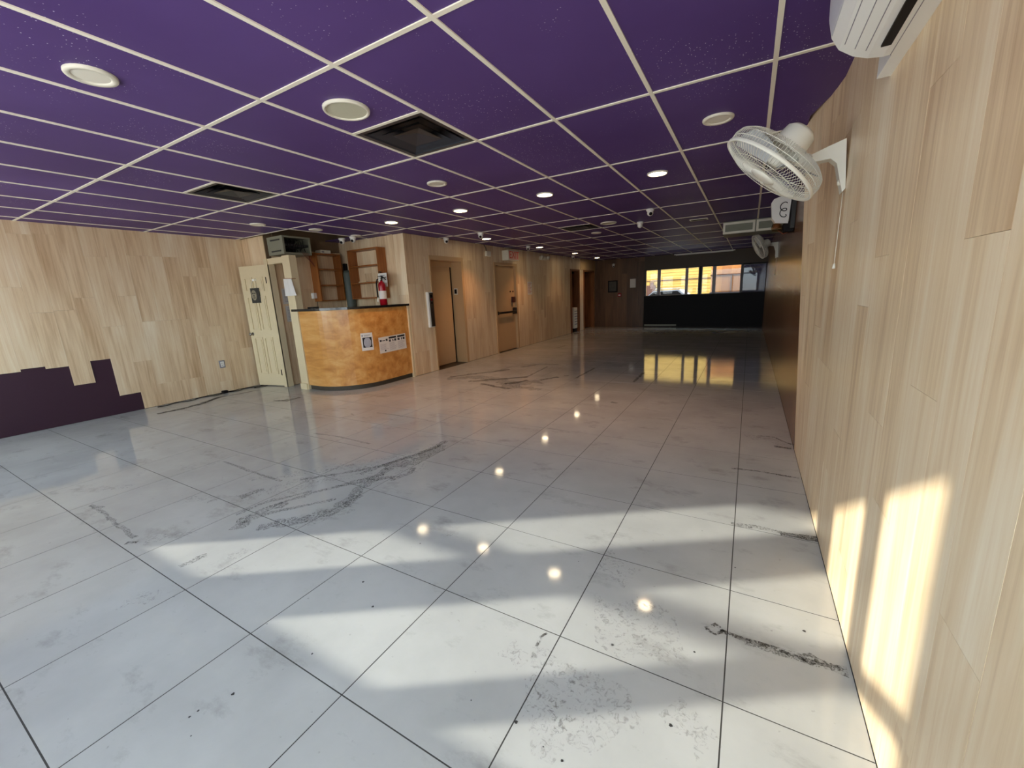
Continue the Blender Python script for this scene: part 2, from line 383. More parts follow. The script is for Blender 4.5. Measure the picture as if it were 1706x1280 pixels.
# ------------------------------------------------------------------ floor
floor = empty('floor', (0, 0, 0), 'structure')
MB().box(-7.75, 0.6, -0.95, 15.75, -0.12, -0.0009).build('grout_bed', GROUT, floor)
FX, FY, FS, FSY = 0.0156, 1.3024, 0.6004, 0.5981
far = MB()
for j in range(-4, 25):
    for i in range(0, 15):
        x1 = FX + FS * (1 - i) if i else 0.417; x0 = FX - FS * i if i else FX
        if i: x1, x0 = FX - FS * (i - 1), FX - FS * i
        y0 = FY + FSY * j; y1 = y0 + FSY
        x0 = max(x0, -7.55); y0 = max(y0, YF); y1 = min(y1, 15.6)
        if x1 - x0 < 0.02 or y1 - y0 < 0.02: continue
        if y0 > 5.4 and x1 < -5.25: continue
        g = 0.0024
        if y0 < 7.8:
            MB().box(x0 + g, x1 - g, y0 + g, y1 - g, -0.01, random.uniform(-0.0001, 0.0001)).build('floor_tile', FLOOR, floor)
        else: far.box(x0 + g, x1 - g, y0 + g, y1 - g, -0.01, random.uniform(-0.0001, 0.0001))
far.build('floor_tile_field', FLOOR, floor, kind='stuff')

# ------------------------------------------------------------------ ceiling grid
CX, CY, AX, AY = -1.1862, 1.5314, 0.6096, 1.2192
ceiling = empty('ceiling', (0, 0, HC), 'structure')
def nook(x, y): return x < -6.10 and 4.03 < y < 5.46
def cbox(x0, x1, y0, y1): MB().box(x0, x1, y0, y1, HC + 0.004, HC + 0.016).build('ceiling_tile', CEIL, ceiling)
def ctile(poly): MB().prism(poly, 2, HC + 0.004, HC + 0.016).build('ceiling_tile', CEIL, ceiling)
VENTS = [(-2, 0), (-6, 0), (-3, 4)]      # lattice cells holding a square diffuser in their far half
xs = [CX + AX * j for j in range(-11, 4)]; ys = [CY + AY * i for i in range(-2, 13)]
for a in range(len(xs) - 1):
    for b in range(len(ys) - 1):
        j = a - 11; i = b - 2
        x0, x1, y0, y1 = xs[a], xs[a + 1], max(ys[b], YF), min(ys[b + 1], 15.6)
        x0 = max(x0, -7.55)
        if y1 - y0 < 0.02: continue
        if (y0 > 5.4 and x1 < -5.15): continue
        if y0 > 5.1 and x0 < -5.2: x0 = max(x0, -5.2) if y0 > 5.4 else x0
        if j == 2:                      # cut column along the right wall
            if i <= 0: ctile([(x0, y0), (0.385, y0), (0.385, y1), (x0, y1)])
            elif i == 1: ctile([(x0, y0), (0.385, y0), (0.383, 3.33), (0.279, 3.772), (0.281, 3.96), (x0, 3.96)])
            elif i == 2: continue       # missing tile
            else: ctile([(x0, y0), (0.41, y0), (0.41, y1), (x0, y1)])
            continue
        if (j, i) in VENTS:
            ym = y0 + 0.61; cbox(x0, x1, y0, ym); continue
        if y0 >= 3.9 and y1 <= 5.3 and x1 <= -6.0: # open ceiling above the nook
            if x1 < -6.85: continue
            continue
        cbox(x0, x1, y0, y1)
def gbar(x0, x1, y0, y1, dz=0.0): MB().box(x0, x1, y0, y1, HC - 0.002 + dz, HC + 0.006 + dz).build('grid_bar', GRIDW, ceiling)
for k, x in enumerate(xs):
    j = k - 11
    if x < -7.5 or x > 0.4: continue
    lo, hi = YF, 15.6
    if x < -6.1: hi = 3.98
    elif x < -5.2: hi = 5.45
    gbar(x - 0.0115, x + 0.0115, lo, hi)
for b, y in enumerate(ys):
    if y < YF or y > 15.6: continue
    x0 = -7.55
    if y > 5.4: x0 = -5.2
    elif y > 4.1: x0 = -6.06
    x1 = 0.385 if y < 3.5 else 0.29 if y < 4.2 else 0.41
    gbar(x0, x1, y - 0.0115, y + 0.0115, 0.0007)
for (j, i) in VENTS:
    x0 = CX + AX * j; y = CY + AY * i + 0.61
    gbar(x0, x0 + AX, y - 0.0115, y + 0.0115, 0.0007)

# ------------------------------------------------------------------ shell: roof void, walls
MB().box(-7.9, 0.7, -0.95, 16.6, 3.25, 3.4).build('trim_1', PLENUM, kind='structure')      # roof slab over the ceiling void, back eave added to cut sky light

wl_ = empty('wall_left', (-7.56, 0, 0), 'structure')
MB().box(-7.72, -7.559, -0.95, 15.75, 0, 3.25).build('painted_wall', PURPLE, wl_)
BOT = [(-2, 1.076, 0.745), (1.076, 1.236, 0.745), (1.236, 1.440, 0.773), (1.440, 1.641, 0.742), (1.641, 1.850, 0.485), (1.850, 2.053, 0.775), (2.053, 2.256, 0.250), (2.256, 2.287, 0.097), (2.287, 9, 0.004)]
def bot_left(y):
    for a, b, z in BOT:
        if a <= y < b: return z
    return 0.004
planks(wl_, 0, -7.55, 1, -0.79, 2.287, 0.0, HC + 0.02, start=1.2385 - 0.2042 * 10, width=0.2042, bottoms=bot_left, seed=3, length=0.92)
planks(wl_, 0, -7.55, 1, 2.287, 4.05, 0.004, HC + 0.02, width=0.2042, seed=4, length=0.92)

wr = empty('wall_right', (0.43, 0, 0), 'structure')
MB().box(0.426, 0.6, -0.95, 15.75, 0, 3.25).build('wall_core', SEAM, wr)
def lean_right(y):              # the boards have come away from the wall at the top, most of all just before y = 3.96
    return 0.034 if y < 3.25 else 0.034 + 0.104 * min(1.0, (y - 3.25) / 0.66)
planks(wr, 0, 0.417, -1, -0.79, 3.96, 0.003, 3.0, width=0.19, seed=11, length=1.22, lean=lean_right)
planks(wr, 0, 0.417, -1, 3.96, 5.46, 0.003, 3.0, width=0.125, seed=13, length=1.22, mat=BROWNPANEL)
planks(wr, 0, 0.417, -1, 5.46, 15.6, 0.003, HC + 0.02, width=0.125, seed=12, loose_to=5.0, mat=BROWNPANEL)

wk = empty('wall_nook', (-6.87, 4.05, 0), 'structure')
MB().box(-7.559, -6.905, 4.06, 4.20, 0, 2.7).box(-7.1, -6.879, 4.20, 5.6, 0, 3.25).box(-7.1, -5.209, 5.469, 5.6, 0, 3.25).build('wall_core', SEAM, wk)
planks(wk, 1, 4.05, -1, -7.549, -6.905, 0.004, HC + 0.005, seed=21, length=1.1)
planks(wk, 0, -6.87, 1, 4.13, 5.458, 0.004, 2.30, seed=22, length=1.22)
planks(wk, 1, 5.46, -1, -6.868, -5.201, 0.004, HC, seed=23, length=1.22)

wh = empty('wall_hall', (-5.21, 5.46, 0), 'structure')
ELEV = (6.07, 7.12, 0.0, 2.17); EXIT = (8.31, 9.41, 0.0, 2.137); DW1 = (13.05, 13.9, 0, 2.12); DW2 = (14.3, 15.5, 0, 2.12)
HOLES = [ELEV, EXIT, DW1, DW2]
core = MB()
for q in subtract((5.472, 15.6, -0.1, 3.25), [(a, b, -0.1, d_) for a, b, c_, d_ in HOLES]): core.box(-5.34, -5.209, q[0], q[1], q[2], q[3])
core.build('wall_core', SEAM, wh)
planks(wh, 0, -5.2, 1, 5.461, 15.6, 0.006, HC, holes=HOLES, seed=31, loose_to=9.6, length=1.22)

wb = empty('wall_back', (-2, 15.6, 0), 'structure')
core = MB()
BH = [(a[0] - 0.04, a[1] + 0.04, a[2] - 0.02, a[3] + 0.02) for a in BACK_WIN] + [(-0.27, 0.40, 1.12, 2.0)]
for q in subtract((-7.7, 0.6, 0, 3.25), BH): core.box(q[0], q[1], 15.609, 15.75, q[2] if q[2] > 0 else -0.1, q[3])
core.build('wall_core', BLACK, wb)
planks(wb, 1, 15.6, -1, -5.2, -3.34, 0.004, HC, seed=41, loose_to=-9, length=2.6, mat=DARKOAK)
MB().box(-3.34, 0.417, 15.55, 15.609, -0.02, 1.10).build('black_dado', BLACK, wb)
MB().box(-3.34, 0.417, 15.575, 15.609, 2.03, HC).build('dark_header', flat('dark_brown_header', rgb(74, 58, 40), 0.5), wb)
MB().box(-3.30, -2.2, 15.53, 15.55, 0.03, 0.09).build('skirting_strip', GREYMETAL, wb)

wf = empty('wall_front', (-3.5, YF, 0), 'structure')
core = MB()
for q in subtract((-7.7, 0.6, 0, 3.25), FRONT_WIN): core.box(q[0], q[1], YF - 0.05, YF, q[2], q[3])
core.build('wall_core', flat('cream_wall_paint', rgb(206, 196, 180), 0.7), wf)
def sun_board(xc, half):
    # unseen boards added to block the low sun, on two posts each
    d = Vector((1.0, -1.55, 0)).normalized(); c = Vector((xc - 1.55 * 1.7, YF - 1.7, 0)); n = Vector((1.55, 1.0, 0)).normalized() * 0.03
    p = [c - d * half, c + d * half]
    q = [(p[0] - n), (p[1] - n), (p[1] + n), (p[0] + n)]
    MB().prism([(v.x, v.y) for v in q], 2, 1.25, 3.6).build('sun_blocker_board', CONCRETE, wf)
    for v in p: MB().cyl((v.x, v.y, -0.1), (v.x, v.y, 3.5), 0.035, n=10).build('sun_blocker_post', GREYMETAL, wf)
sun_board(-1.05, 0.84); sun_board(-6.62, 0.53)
TR = (1.40, 1.485)              # transom rail
for n, (x0, x1, z0, z1) in enumerate(FRONT_WIN):
    w = empty('window_%d' % (n + 1), ((x0 + x1) / 2, YF, z0), 'structure')
    fr = MB()
    if n == 4: fr.box(x0, x1, YF - 0.045, YF - 0.005, 2.04, 2.10).box(-1.10, -1.04, YF - 0.045, YF - 0.005, 0.95, 2.04)
    elif n: fr.box(x0, x1, YF - 0.045, YF - 0.005, *TR)
    else: fr.box(x0, x1, YF - 0.045, YF - 0.005, 1.95, 2.03)
    fr.box(x0 - 0.03, x1 + 0.03, YF - 0.001, YF + 0.02, z0 - 0.05, z0 - 0.005)
    fr.build('window_frame', FRAMEGREY, w)
    MB().box(x0, x1, YF - 0.028, YF - 0.022, z0, z1).build('pane', GLASS, w)

# back windows
for n, (x0, x1, z0, z1) in enumerate(BACK_WIN):
    w = empty('window_%d' % (n + 6), ((x0 + x1) / 2, 15.66, z0), 'structure')
    fr = MB(); b = 0.03
    fr.box(x0 - 0.04, x1 + 0.04, 15.62, 15.70, z0 - 0.02, z0).box(x0 - 0.04, x1 + 0.04, 15.62, 15.70, z1, z1 + 0.02).box(x0 - 0.04, x0, 15.62, 15.70, z0, z1).box(x1, x1 + 0.04, 15.62, 15.70, z0, z1)
    fr.build('window_frame', FRAMEDARK, w)
    mull = [(-2.90, -2.795), (-1.975, -1.885)] if n == 0 else [(-1.125, -1.02)]
    cuts = [x0] + [c for m_ in mull for c in m_] + [x1]
    for a, c in mull: MB().box(a, c, 15.625, 15.69, z0, z1).build('mullion', FRAMEGREY, w)
    for k in range(0, len(cuts), 2): MB().box(cuts[k], cuts[k + 1], 15.655, 15.661, z0, z1).build('pane', GLASS, w)
w = empty('window_8', (0.06, 15.66, 1.12), 'structure')
MB().box(-0.27, -0.22, 15.62, 15.70, 1.12, 2.0).box(-0.22, 0.40, 15.62, 15.70, 1.98, 2.0).build('window_frame', FRAMEDARK, w)
MB().box(-0.22, 0.40, 15.655, 15.661, 1.12, 1.98).build('pane', glass('smoked_glass', (0.25, 0.25, 0.29, 1)), w)

# ------------------------------------------------------------------ outside, behind the back windows
MB().box(-16, 10, 15.80, 30, -0.2, -0.02).build('alley_ground', ASPHALT, kind='structure')
bl = thing('building', (-2.5, 21.0, 0), 'yellow clapboard building seen through the back windows', 'building')
for k in range(64):
    z = 0.62 + k * 0.13
    MB().prism([(21.0, z), (20.975, z), (20.99, z + 0.128), (21.0, z + 0.128)], 0, -9.0, 4.0).build('siding_board', SIDING, bl)
MB().box(-9.0, 4.0, 20.94, 21.0, -0.02, 0.60).build('foundation_wall', CONCRETE, bl)
MB().box(-9.0, 4.0, 21.0, 21.4, -0.02, 8.94).build('wall_core', SIDING, bl)
MB().box(-9, 4, 20.95, 20.985, 1.70, 1.735).build('trim_board', BROWN, bl)
vb = thing('vent_box', (-4.1, 20.9, 1.05), 'brown wall box on the yellow building, seen through the leftmost back pane', 'box')
MB().bbox(-4.34, -3.96, 20.72, 20.975, 1.02, 1.50, 0.01).build('box_body', BROWN, vb)
MB().box(-4.22, -4.06, 20.86, 20.97, 1.50, 1.66).build('pipe_neck', BROWN, vb)
sh = thing('shed_gate', (-0.9, 19.0, 0), 'orange plywood gate panel seen through the right back window', 'gate')
for k in range(3): MB().box(-1.42 + k * 0.38, -1.045 + k * 0.38, 19.0, 19.03, 1.10, 2.45).build('panel', PLY, sh)
MB().box(-1.45, -0.25, 18.95, 19.0, 1.76, 1.80).box(-0.70, -0.66, 18.95, 19.0, 1.10, 1.76).build('batten', BROWN, sh)
MB().box(-1.45, -0.25, 18.96, 19.03, 0.0, 1.10).build('base_panel', SHADEGREY, sh)
sg = thing('grey_shed', (0.5, 17.5, 0), 'grey clapboard shed wall in shade right of the orange gate', 'shed')
for k in range(18): MB().box(-0.28, 3.0, 17.5 - 0.02, 17.52, k * 0.15, k * 0.15 + 0.143).build('siding_board', SHADEGREY, sg)
car = thing('parked_car', (-2.9, 18.7, 0), 'white parked car, only its roof showing in the back window', 'car')
prof = [(-4.0, 0.35), (-4.05, 0.80), (-3.1, 0.95), (-2.75, 1.25), (-1.75, 1.27), (-1.35, 0.97), (-0.85, 0.90), (-0.82, 0.35)]
prof = [(x - 0.75, z) for x, z in prof]
MB().prism(prof, 1, 18.0, 19.5).build('body', CARPAINT, car)
MB().prism([(-3.75, 0.98), (-3.47, 1.22), (-2.55, 1.23), (-2.25, 0.98)], 1, 17.985, 19.515).build('side_windows', BLACK, car)
for x in (-4.2, -2.1):
    for y in (18.0, 19.35): MB().cyl((x, y, 0.33), (x, y + 0.16, 0.33), 0.33, n=20).build('wheel', TYRE, car)
MB().tube([(-3.45, 18.2, 1.25), (-3.45, 18.2, 1.33), (-2.6, 18.2, 1.33), (-2.6, 18.2, 1.27)], 0.018).build('roof_rack', CHROME, car)
MB().tube([(-3.45, 19.2, 1.25), (-3.45, 19.2, 1.33), (-2.6, 19.2, 1.33), (-2.6, 19.2, 1.27)], 0.018).build('roof_rack', CHROME, car)

# ------------------------------------------------------------------ doors
def frame_x(mb, y0, y1, z1, xa, xb, w, top=None):
    t = w if top is None else top
    mb.box(xa, xb, y0, y0 + w, 0, z1).box(xa, xb, y1 - w, y1, 0, z1).box(xa, xb, y0 + w, y1 - w, z1 - t, z1)
# lift
d = empty('door_1', (-5.3, 6.6, 0), 'structure')
MB().box(-5.47, -5.19, 6.07, 6.10, 0, 2.17).box(-5.47, -5.19, 7.05, 7.12, 0, 2.17).box(-5.47, -5.19, 6.10, 7.05, 2.09, 2.17).build('door_frame', BEIGE, d)
MB().box(-5.50, -5.46, 6.10, 6.998, 0.012, 2.0).build('lift_door', BEIGE, d)
MB().box(-5.49, -5.44, 6.10, 7.05, 2.0, 2.09).build('lintel', BEIGE, d)
MB().box(-5.50, -5.459, 7.0, 7.012, 0.0, 2.0).build('door_gap', BLACK, d)
MB().box(-5.50, -5.19, 6.07, 7.12, -0.02, 0.004).build('sill', BRONZE, d)
ip = thing('floor_indicator', (-5.33, 7.045, 1.5), 'small black floor indicator with pale rim on the lift jamb', 'indicator')
MB().bbox(-5.415, -5.325, 7.038, 7.05, 1.435, 1.565, 0.003).build('bezel', WHITE2, ip)
MB().box(-5.40, -5.34, 7.033, 7.039, 1.455, 1.545).build('screen', BLACK, ip)
cp = thing('call_panel', (-5.19, 5.97, 0.85), 'steel lift call panel in a white box beside the lift door', 'call panel')
MB().bbox(-5.20, -5.15, 5.90, 6.045, 0.85, 1.50, 0.004).build('back_box', WHITE, cp)
MB().box(-5.151, -5.143, 5.935, 6.04, 0.865, 1.485).build('face_plate', CHROME, cp)
for z in (1.36, 1.30): MB().cyl((-5.144, 5.985, z), (-5.132, 5.985, z), 0.016, n=14).build('button', RED if z > 1.33 else BLACK, cp)
MB().box(-5.144, -5.139, 5.96, 6.01, 1.40, 1.45).build('key_switch', BLACK, cp)
# exit door
d = empty('door_2', (-5.25, 8.86, 0), 'structure')
f = MB(); f.box(-5.34, -5.185, 8.31, 8.37, 0, 2.137).box(-5.34, -5.185, 9.34, 9.41, 0, 2.137).box(-5.34, -5.185, 8.37, 9.34, 2.07, 2.137); f.build('door_frame', BEIGE, d)
MB().box(-5.29, -5.25, 8.375, 9.335, 0.012, 2.065).build('door_leaf', BEIGE, d)
MB().box(-5.34, -5.19, 8.31, 9.41, -0.02, 0.004).build('sill', BRONZE, d)
pb = MB(); pb.bbox(-5.25, -5.17, 9.20, 9.30, 0.90, 1.06, 0.01).bbox(-5.25, -5.19, 8.39, 8.45, 0.92, 1.0, 0.006).bbox(-5.195, -5.155, 8.40, 9.26, 0.935, 0.985, 0.008); pb.build('panic_bar', BRONZE, d)
MB().bbox(-5.25, -5.19, 9.16, 9.27, 1.19, 1.33, 0.008).build('lock_case', flat('dark_red_lock', rgb(70, 22, 18), 0.4), d)
MB().cyl((-5.25, 9.12, 1.46), (-5.235, 9.12, 1.46), 0.02, n=12).cyl((-5.25, 9.25, 1.46), (-5.235, 9.25, 1.46), 0.02, n=12).build('deadbolt', BRONZE, d)
# far doorways
for n, q in ((3, DW1), (4, DW2)):
    d = empty('door_%d' % n, (-5.25, (q[0] + q[1]) / 2, 0), 'structure')
    f = MB(); f.box(-5.36, -5.18, q[0], q[0] + 0.07, 0, q[3]).box(-5.36, -5.18, q[1] - 0.07, q[1], 0, q[3]).box(-5.36, -5.18, q[0] + 0.07, q[1] - 0.07, q[3] - 0.06, q[3]); f.build('door_frame', DOORWOOD, d)
    mb = MB()
    if n == 3: mb.box(-5.33, -5.29, 13.12, 13.45, 0.01, 2.06)
    else:
        mb.xf = Matrix.Translation((-5.33, 15.43, 0)) @ Matrix.Rotation(math.radians(38), 4, 'Z'); mb.box(-0.85, 0, -0.04, 0, 0.01, 2.05)
    mb.build('door_leaf', DOORWOOD, d)
MB().box(-5.205, -5.188, 14.0, 15.6, 2.12, HC).build('trim_2', flat('pale_header_board', rgb(214, 180, 132), 0.5), kind='structure')
rd = thing('wall_heater', (-5.4, 13.75, 0.1), 'white upright heater standing in the far doorway on left', 'heater')
MB().bbox(-5.44, -5.24, 13.50, 13.80, 0.12, 0.84, 0.015).build('casing', WHITE2, rd)
MB().box(-5.42, -5.26, 13.53, 13.77, 0.0, 0.12).build('base', BLACK, rd)
s_ = MB()
for k in range(6): s_.box(-5.24, -5.236, 13.53, 13.77, 0.25 + k * 0.09, 0.28 + k * 0.09)
s_.build('slots', INKGREY, rd)

# nook gate: casing and white panel door folded back
d = empty('door_5', (-6.66, 4.05, 0), 'structure')
MB().box(-6.915, -6.82, 4.005, 4.12, 0, 2.13).box(-6.82, -6.40, 4.02, 4.12, 2.04, 2.13).build('door_frame', CREAM, d)
MB().box(-6.845, -6.82, 4.0, 4.02, 0, 2.04).build('stop_bead', CREAM, d)
ang = math.atan2(-0.11, -0.53)
T = Matrix.Translation((-6.925, 4.035, 0)) @ Matrix.Rotation(ang, 4, 'Z')
lw, lh = 0.575, 2.045
mb = MB(); mb.xf = T; mb.box(0, lw, -0.0175, 0.0175, 0.015, lh); leaf = mb.build('door_leaf', CREAM, d)
mb = MB(); mb.xf = T
def panel_frame(mb, x0, x1, z0, z1, yf, s):
    b = 0.018
    for (a0, a1, c0, c1) in ((x0, x1, z0, z0 + b), (x0, x1, z1 - b, z1), (x0, x0 + b, z0 + b, z1 - b), (x1 - b, x1, z0 + b, z1 - b)):
        mb.box(a0, a1, min(yf, yf + s * 0.014), max(yf, yf + s * 0.014), c0, c1)
    mb.box(x0 + 0.04, x1 - 0.04, min(yf, yf + s * 0.007), max(yf, yf + s * 0.007), z0 + 0.04, z1 - 0.04)
for z0, z1 in ((1.63, 1.86), (0.98, 1.55), (0.22, 0.86)):
    for x0, x1 in ((0.085, 0.265), (0.31, 0.49)):
        for s in (1, -1): panel_frame(mb, x0, x1, z0, z1, s * 0.0175, s)
mb.build('raised_panels', CREAM, leaf)
mb = MB(); mb.xf = T
for s in (1, -1):
    mb.lathe([(0.0, 0), (0.026, 0), (0.026, 0.006), (0.01, 0.01), (0.01, 0.03), (0.024, 0.04), (0.026, 0.052), (0.018, 0.062), (0.0, 0.064)], (lw - 0.055, s * 0.0175, 0.92), 16, (0, s, 0))
mb.build('knob', CHROME, leaf)
for z in (0.25, 1.80):
    mb = MB(); mb.xf = T; mb.box(-0.008, 0.03, 0.0175, 0.021, z - 0.05, z + 0.05).cyl((-0.004, 0.02, z - 0.05), (-0.004, 0.02, z + 0.05), 0.007, n=8)
    mb.box(-0.045, -0.012, 0.0175, 0.021, z - 0.05, z + 0.05)
    mb.build('hinge', BRONZE, leaf)
mb = MB(); mb.xf = T; mb.box(0.24, 0.335, 0.018, 0.03, 1.80, 1.835).tube([(0.26, 0.032, 1.80), (0.22, 0.034, 1.685)], 0.002, 5).tube([(0.31, 0.032, 1.80), (0.36, 0.034, 1.685)], 0.002, 5)
hk = mb.build('plaque_hanger', WHITE, None)
pl = hk; tag(pl, 'black and white face picture hanging on the open white door', 'picture')
pl.name = 'face_picture'
ORG[pl.name] = Vector((0, 0, 0))
mb = MB(); mb.xf = T; mb.box(0.195, 0.385, 0.028, 0.036, 1.44, 1.685); mb.build('backing', flat('dark_photo_print', (0.03, 0.028, 0.024, 1), 0.5, var=0.5, scale=30), pl)
mb = MB(); mb.xf = T
face = [(0.315 + 0.055 * math.cos(t) , 1.57 + 0.085 * math.sin(t)) for t in [k * PI / 10 for k in range(20)]]
mb.prism(face, 1, 0.036, 0.0385)
mb.build('face_print', flat('grey_photo_print', rgb(150, 140, 116), 0.6, var=0.5, scale=26), pl)
mb = MB(); mb.xf = T
for (x, z, w2, h2) in ((0.335, 1.60, 0.016, 0.006), (0.29, 1.60, 0.016, 0.006), (0.313, 1.525, 0.022, 0.005), (0.318, 1.56, 0.006, 0.012)): mb.box(x - w2, x + w2, 0.0385, 0.040, z - h2, z + h2)
mb.build('features_print', INK, pl, kind='stuff')

# right post of the gate
MB().box(-6.41, -6.22, 4.005, 4.12, 0.0, 2.14).build('trim_3', CREAM, kind='structure')
MB().box(-6.41, -6.24, 3.985, 4.005, 0.0, 0.10).build('trim_4', CREAM, kind='structure')

# ------------------------------------------------------------------ reception desk
desk = thing('reception_desk', (-5.7, 4.6, 0), 'curved golden birch reception desk with black counter top', 'desk')
def arc_path(x_end, y_front, rad, off, n=14):
    # front face y_front running +x, then quarter arc to the +y direction at x_end
    pts = [(-6.24 + 0.0, y_front - off)]
    cx, cy = x_end - rad, y_front + rad
    for k in range(n + 1):
        t = -PI / 2 + (PI / 2) * k / n
        pts.append((cx + (rad + off) * math.cos(t), cy + (rad + off) * math.sin(t)))
    pts.append((x_end + off, 5.455))
    return pts
def sheet(path_out, path_in, z0, z1):
    n = len(path_out); vs_ = []
    for p in path_out: vs_ += [(p[0], p[1], z0), (p[0], p[1], z1)]
    for p in path_in: vs_ += [(p[0], p[1], z0), (p[0], p[1], z1)]
    fs = []
    for i in range(n - 1):
        a = 2 * i; b = 2 * n + 2 * i
        fs += [(a, a + 2, a + 3, a + 1), (b + 1, b + 3, b + 2, b), (a + 1, a + 3, b + 3, b + 1), (a, b, b + 2, a + 2)]
    fs += [(0, 1, 2 * n + 1, 2 * n), (2 * n - 2, 4 * n - 2, 4 * n - 1, 2 * n - 1)]
    return MB().add(vs_, fs, False)
XE, YFR, RAD = -5.235, 4.025, 0.72
po = arc_path(XE, YFR, RAD, 0.0); pi_ = arc_path(XE, YFR, RAD, -0.04)
body = sheet(po, pi_, 0.075, 1.275).build('curved_front', BIRCH, desk)
pk = arc_path(XE, YFR, RAD, -0.02); pk2 = arc_path(XE, YFR, RAD, -0.05)
sheet(pk, pk2, 0.0, 0.075).build('toe_kick', flat('worn_dark_kick', rgb(70, 62, 50), 0.6, var=0.3), desk)
ct = arc_path(XE, YFR, RAD, 0.03); ct2 = arc_path(XE, YFR, RAD, -0.40)
ct[0] = (-6.36, ct[0][1]); ct2[0] = (-6.36, ct2[0][1])
sheet(ct, ct2, 1.275, 1.312).build('counter_top', BLACKGLOSS, desk)
MB().box(-5.25, -5.205, 5.41, 5.457, 0.0, 1.275).build('end_post', CREAM, desk)
MB().box(-6.24, -6.20, 4.07, 4.42, 0.0, 1.275).build('inner_panel', SHELFWOOD, desk)
MB().box(-5.64, -5.60, 5.05, 5.455, 0, 1.275).build('inner_panel', SHELFWOOD, desk)

# paper notices on the desk
def paper_x(name, label, y0, y1, z0, z1, x, tilt, mat=PAPER):
    t = thing(name, (x, (y0 + y1) / 2, (z0 + z1) / 2), label, 'notice')
    Tm = Matrix.Translation((x, (y0 + y1) / 2, (z0 + z1) / 2)) @ Matrix.Rotation(math.radians(tilt), 4, 'X')
    w, h = (y1 - y0) / 2, (z1 - z0) / 2
    mb = MB(); mb.xf = Tm; mb.box(0, 0.0015, -w, w, -h, h); mb.build('sheet', mat, t)
    return t, Tm, w, h
def pbox(mb, y0, y1, z0, z1, lift=0.0015): mb.box(lift, lift + 0.0008, y0, y1, z0, z1)
def arc_sheet(mb, t0, t1, z0, z1, lift, thick=0.001, n=8):
    # thin sheet hugging the curved desk front, angles in degrees on the corner arc
    cx, cy = XE - RAD, YFR + RAD; vs_ = []
    for rr in (RAD + lift, RAD + lift + thick):
        for k in range(n + 1):
            a = math.radians(t0 + (t1 - t0) * k / n)
            for z in (z0, z1): vs_.append((cx + rr * math.cos(a), cy + rr * math.sin(a), z + 0.0))
    m = 2 * (n + 1); fs = []
    for k in range(n):
        a = 2 * k
        fs += [(a, a + 2, a + 3, a + 1), (m + a + 1, m + a + 3, m + a + 2, m + a), (a, m + a, m + a + 2, a + 2), (a + 1, a + 3, m + a + 3, m + a + 1)]
    fs += [(0, 1, m + 1, m), (2 * n, m + 2 * n, m + 2 * n + 1, 2 * n + 1)]
    mb.add(vs_, fs, False); return mb
t = thing('paper_notice', (-5.275, 4.50, 0.61), 'smaller portrait notice with black square, on the curve of the desk front', 'notice')
A0, A1 = -27.3, -12.0
arc_sheet(MB(), A0, A1, 0.612, 0.892, 0.0012).build('sheet', PAPER, t)
arc_sheet(MB(), A0 + 1.9, A1 - 1.5, 0.660, 0.822, 0.0022, 0.0006).build('black_square', INK, t)
arc_sheet(MB(), A0 + 1.2, A0 + 3.0, 0.838, 0.864, 0.0022, 0.0006).build('logo_mark', INKGREY, t)
mb = MB(); arc_sheet(mb, A0 + 4.0, A1 - 3, 0.852, 0.860, 0.0022, 0.0006); arc_sheet(mb, A0 + 4.0, A1 - 6, 0.838, 0.844, 0.0022, 0.0006); mb.build('text_lines', INKGREY, t, kind='stuff')
mb = MB()
for k, (zz, hw) in enumerate(((0.672, 2.6), (0.688, 3.9), (0.705, 4.5), (0.722, 4.7), (0.739, 4.7), (0.756, 4.6), (0.773, 4.3), (0.790, 3.7), (0.804, 2.6))): arc_sheet(mb, (A0 + A1) / 2 + 0.2 - hw, (A0 + A1) / 2 + 0.2 + hw, zz - 0.0087, zz + 0.0087, 0.003, 0.0005)
mb.build('grey_emblem', PALEPRINT, t, kind='stuff')
t2, Tm, w, h = paper_x('paper_notice', 'wide landscape notice with two black title bars, on the desk front', 4.70, 5.315, 0.535, 0.80, XE + 0.001, 1.5)
W = 0.3075
mb = MB(); mb.xf = Tm; pbox(mb, -0.085, 0.085, 0.085, 0.116); pbox(mb, 0.11, 0.285, 0.085, 0.116); mb.build('title_bars', INK, t2, kind='stuff')
mb = MB(); mb.xf = Tm
for y0, y1 in ((-0.085, -0.045), (-0.005, 0.015), (0.035, 0.08), (0.112, 0.16), (0.195, 0.215), (0.235, 0.28)): pbox(mb, y0, y1, 0.035, 0.073)
pbox(mb, -0.285, -0.245, 0.06, 0.09); pbox(mb, -0.235, -0.17, 0.066, 0.078); pbox(mb, -0.155, -0.115, 0.06, 0.095); pbox(mb, -0.20, -0.17, -0.11, -0.085)
mb.build('icon_prints', flat('dark_icon_print', (0.045, 0.042, 0.05, 1), 0.8, var=0.6, scale=80), t2, kind='stuff')
mb = MB(); mb.xf = Tm
rr_ = random.Random(5)
for c0, c1 in ((-0.285, -0.11), (-0.085, 0.085), (0.11, 0.285)):
    for k in range(9):
        z = 0.015 - k * 0.0145
        if c0 < -0.2 and z < -0.08: continue
        pbox(mb, c0, c1 - rr_.uniform(0, 0.06), z - 0.002, z + 0.002)
mb.build('text_lines', flat('faint_text', (0.42, 0.38, 0.40, 1), 0.8), t2, kind='stuff')

